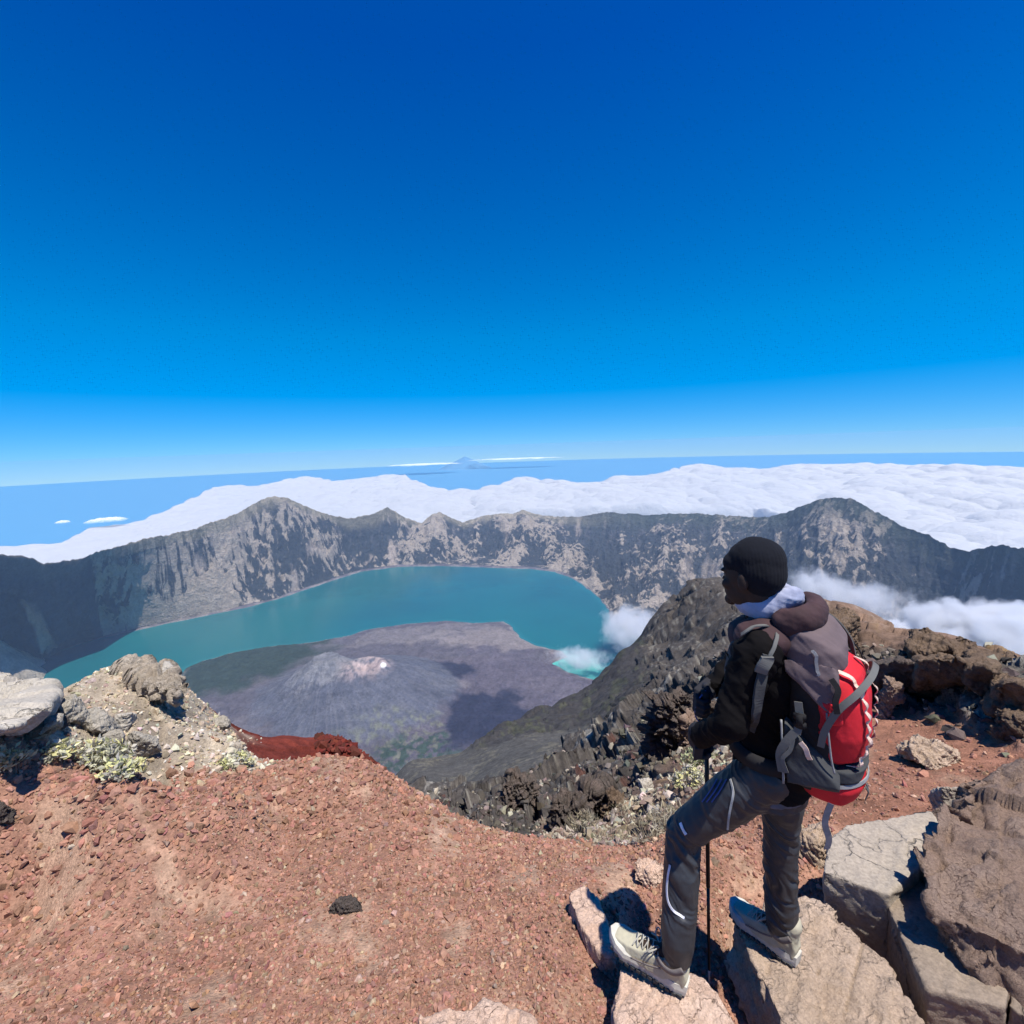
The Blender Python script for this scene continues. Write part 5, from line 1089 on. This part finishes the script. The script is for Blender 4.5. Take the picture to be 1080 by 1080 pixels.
bm = bmesh.new(); tube(bm, smooth_path([W3(-.092, .172, -.02), W3(-.088, .184, -.12), W3(-.088, .182, -.25)], 8), 0.0035, 8); mesh_part('piping', bm, P_PIPE, sp_)
def on(ob, pts, d, lift=0.003): bpy.context.view_layer.update(); return on_surface(ob, pts, d, lift)
# wavy daisy-chain tapes down the red pocket
for l0 in (.098, -.045):
    P_, N_ = on(fp, [W3(.2, l0 + 0.004 * math.sin(i * 0.4), .165 - i * 0.33 / 60) for i in range(61)], PB)
    P_ = [p + n_ * (0.001 + 0.010 * abs(math.sin(i * math.pi / 7.5))) + PL * 0.004 * math.sin(i * 2 * math.pi / 7.5) for i, (p, n_) in enumerate(zip(P_, N_))]
    bm = bmesh.new(); tape(bm, P_, 0.013, N_, 0.002); mesh_part('daisy_chain_tape', bm, P_BEIGE, pack, False)
P_, N_ = on(bot, [W3(.3 * math.cos(a) , .3 * math.sin(a), -.232 - 0.02 * math.cos(a)) for a in (math.radians(q) for q in range(-70, 111, 6))], PB)
B_ = []
bm = bmesh.new(); B3 = [W3(.040 + .113 * math.cos(a), .142 * math.sin(a), -.232) for a in (math.radians(q) for q in range(-80, 131, 6))]; tape(bm, B3, 0.012, [(p - W3(.03, 0, -.238)).normalized() for p in B3], 0.003); mesh_part('zip_seam', bm, P_PIPE, bot, False)
bm = bmesh.new(); tape(bm, [W3(.150, .045, -.245), W3(.156, .045, -.275), W3(.146, .045, -.305)], 0.010, PB, 0.003); tape(bm, [W3(.148, .032, -.250), W3(.156, .045, -.275)], 0.006, PB, 0.003); tape(bm, [W3(.148, .058, -.250), W3(.156, .045, -.275)], 0.006, PB, 0.003); mesh_part('zip_pull', bm, P_WEB, bot, False)
bm = bmesh.new(); bmesh.ops.create_cube(bm, size=1, matrix=Matrix.Translation(W3(.125, -.01, -.165)) @ Matrix.Diagonal((.02, .02, .02, 1))); mesh_part('strap_clip', bm, P_BEIGE, pack, False)
# top compression strap arching over the pocket, its wide grey front tail on the left side
top = [W3(.03, .166, -.085), W3(.045, .172, -.02), W3(.085, .172, .06), W3(.135, .145, .115), W3(.168, .08, .150), W3(.176, 0, .158), W3(.168, -.07, .145), W3(.140, -.135, .10), W3(.10, -.165, .03)]
P_ = smooth_path(top, 8); bm = bmesh.new(); tape(bm, P_, 0.019, [(p - W3(.02, 0, -.02)).normalized() for p in P_], 0.004); mesh_part('compression_strap', bm, P_WEB, pack, False)
bm = bmesh.new(); P_ = smooth_path([W3(.05, .166, .04), W3(.055, .172, -.03), W3(.062, .170, -.12), W3(.07, .165, -.17)], 8); tube(bm, P_, 0.003, 6); mesh_part('elastic_cord', bm, P_PIPE, pack)
# side strap with buckle
bm = bmesh.new(); P_ = smooth_path([W3(-.035, .172, .06), W3(-.03, .178, .0), W3(-.04, .184, -.05)], 6); tape(bm, P_, 0.022, PL, 0.004); mesh_part('side_strap', bm, P_WEB, pack, False)
bm = bmesh.new()
for z_ in (.012, -.018): bmesh.ops.create_cube(bm, size=1, matrix=Matrix.Translation(W3(-.030, .180, z_)) @ Matrix((PB, PL, PU)).transposed().to_4x4() @ Matrix.Diagonal((.034, .012, .022, 1)))
bmesh.ops.create_cube(bm, size=1, matrix=Matrix.Translation(W3(-.030, .186, -.003)) @ Matrix((PB, PL, PU)).transposed().to_4x4() @ Matrix.Diagonal((.024, .006, .05, 1)))
bmesh.ops.bevel(bm, geom=bm.edges[:], offset=0.003, segments=2, affect='EDGES'); mesh_part('buckle', bm, P_BLACK, pack)
bm = bmesh.new(); P_ = smooth_path([W3(-.045, .184, -.045), W3(-.075, .190, -.09), W3(-.095, .190, -.14), W3(-.090, .186, -.205)], 8); tape(bm, P_, 0.024, PL, 0.004); P_ = smooth_path([W3(-.05, .186, -.06), W3(-.06, .192, -.11), W3(-.085, .196, -.15), W3(-.075, .19, -.20)], 8); tape(bm, P_, 0.012, PL, 0.003); mesh_part('belt_strap_tail', bm, P_WEB, pack, False)
bm = bmesh.new(); P_ = smooth_path([W3(-.028, .19, -.075), W3(-.012, .194, -.09), W3(-.005, .192, -.115), W3(.0, .186, -.13)], 6); tape(bm, P_, 0.014, PL, 0.003); mesh_part('webbing_end', bm, P_BEIGE, pack, False)
# lid straps: pull tab, grab loops, right-hand edge straps
bm = bmesh.new(); P_, N_ = on(lid, smooth_path([W3(.02, .3, .27), W3(.04, .3, .23), W3(.06, .3, .18), W3(.07, .3, .15)], 8), (PL * 0.7 + PU * 0.6 + PB * 0.4)); tape(bm, P_, 0.009, N_, 0.003); mesh_part('lid_strap', bm, P_PIPE, lid, False)
bm = bmesh.new(); P_ = smooth_path([W3(.065, .165, .16), W3(.085, .172, .13), W3(.078, .180, .09), W3(.082, .176, .05)], 8); tape(bm, P_, 0.016, (PL + PB * 0.3), 0.004); mesh_part('lid_strap', bm, P_BLACK, lid, False)
bm = bmesh.new(); P_ = smooth_path([W3(-.03, -.10, .325), W3(.04, -.135, .27), W3(.085, -.15, .20), W3(.10, -.155, .13), W3(.115, -.15, .07)], 8); tape(bm, P_, 0.016, [(p - W3(0, -.05, .1)).normalized() for p in P_], 0.004); mesh_part('lid_strap', bm, P_WEB, lid, False)
bm = bmesh.new(); tube(bm, smooth_path([W3(.095, -.155, .19), W3(.125, -.165, .13), W3(.13, -.16, .05)], 8), 0.0025, 6); mesh_part('elastic_cord', bm, P_BLACK, pack)
# load lifter and shoulder straps
for sg in (1, -1):
    q = lambda a, l, z: CH + H * a + Lf * (l * sg) + U * z
    P_, N_ = on(jacket, smooth_path([q(-.10, .085, .19), q(-.03, .10, .21), q(.05, .11, .17), q(.11, .11, .10), q(.13, .12, .0), q(.12, .14, -.08)], 8), H * 0.2 + U, 0.004)
    bm = bmesh.new(); tape(bm, P_, 0.055, N_, 0.012); st = mesh_part('shoulder_strap', bm, P_DARK, pack); m_ = st.modifiers.new('b', 'BEVEL'); m_.width = 0.005; m_.segments = 2
    if sg == 1:
        px_tape('load_lifter', jacket, [(786, 671), (796, 665), (808, 664), (816, 668), (815, 680), (809, 692)], 0.011, P_WEB, st, 0.004, 0.012)
        px_tape('strap_padding', jacket, [(809, 690), (803, 706), (799, 726), (795, 748), (793, 768)], 0.030, P_DARK, st, 0.010, 0.006)
        px_tape('strap_adjuster', jacket, [(808, 690), (805, 697), (802, 704)], 0.034, P_WEB, st, 0.012, 0.014)
# hip belt
P_ = [PE + U * 0.055 + H * 0.135 * math.cos(a) + Lf * 0.183 * math.sin(a) for a in (math.radians(q) for q in range(0, 360, 10))]; bm = bmesh.new(); tape(bm, P_ + [P_[0]], 0.05, [(p - PE).normalized() for p in P_ + [P_[0]]], 0.008); mesh_part('hip_belt', bm, P_BLACK, pack)
# strap hanging from the bag bottom to the grey slab
c0_ = W3(.05, .03, -.335); P_ = smooth_path([c0_, at_y(870, 866, c0_.y + 0.01), at_y(874, 884, c0_.y + 0.04), at_y(872, 895, c0_.y + 0.06)], 6); bm = bmesh.new(); tape(bm, P_, 0.022, Vector((0, -1, .2)), 0.002); mesh_part('hanging_strap', bm, P_PIPE, pack, False)
bm = bmesh.new(); bmesh.ops.create_cube(bm, size=1, matrix=Matrix.Translation(c0_ + Vector((-.012, -.01, -.012))) @ Matrix.Rotation(0.5, 4, 'Y') @ Matrix.Diagonal((.028, .012, .02, 1))); bmesh.ops.bevel(bm, geom=bm.edges[:], offset=0.003, segments=2, affect='EDGES'); mesh_part('buckle', bm, C_WHITE, pack)

# ================================================================ TREKKING POLE
tb = gz(748, 1042); tip = at_z(748, 1041, float(tb[2]) + 0.0); hd = Vector((0.735, 1.815, 1.02)); dv = (hd - tip).normalized(); ln = (hd - tip).length
pole = bpy.data.objects.new('trekking_pole', None); scene.collection.objects.link(pole); pole.location = tip; pole['label'] = 'thin black trekking pole with a silver tip held by the hiker between the two feet'; pole['category'] = 'trekking pole'
t = NT('pole_black'); t.set(Base_Color=(0.012, 0.010, 0.010), Roughness=0.35, Metallic=0.3); PM = t.m
t = NT('pole_silver'); t.set(Base_Color=(0.6, 0.6, 0.6), Roughness=0.4, Metallic=0.6); PS = t.m
def seg(name, a, b, ra, rb, m):
    bm = bmesh.new(); tube(bm, [tip + dv * a, tip + dv * b], [ra, rb], 12); return mesh_part(name, bm, m, pole)
seg('tip', -0.01, 0.09, 0.003, 0.0052, PS); seg('lower_shaft', 0.09, 0.50, 0.0062, 0.0068, PM); seg('upper_shaft', 0.50, ln - 0.12, 0.0082, 0.0086, PM)
bm = bmesh.new(); tube(bm, [tip + dv * (ln - 0.14), tip + dv * (ln - 0.10), tip + dv * (ln - 0.05), tip + dv * ln], [0.013, 0.016, 0.014, 0.020], 14); mesh_part('grip', bm, P_BLACK, pole)
bm = bmesh.new(); tube(bm, smooth_path([hd, hd + Vector((-.03, -.01, -.03)), hd + Vector((-.04, 0, -.10)), hd + Vector((-.01, 0, -.13)), hd], 6), 0.003, 6); mesh_part('wrist_loop', bm, C_BLUE, pole)
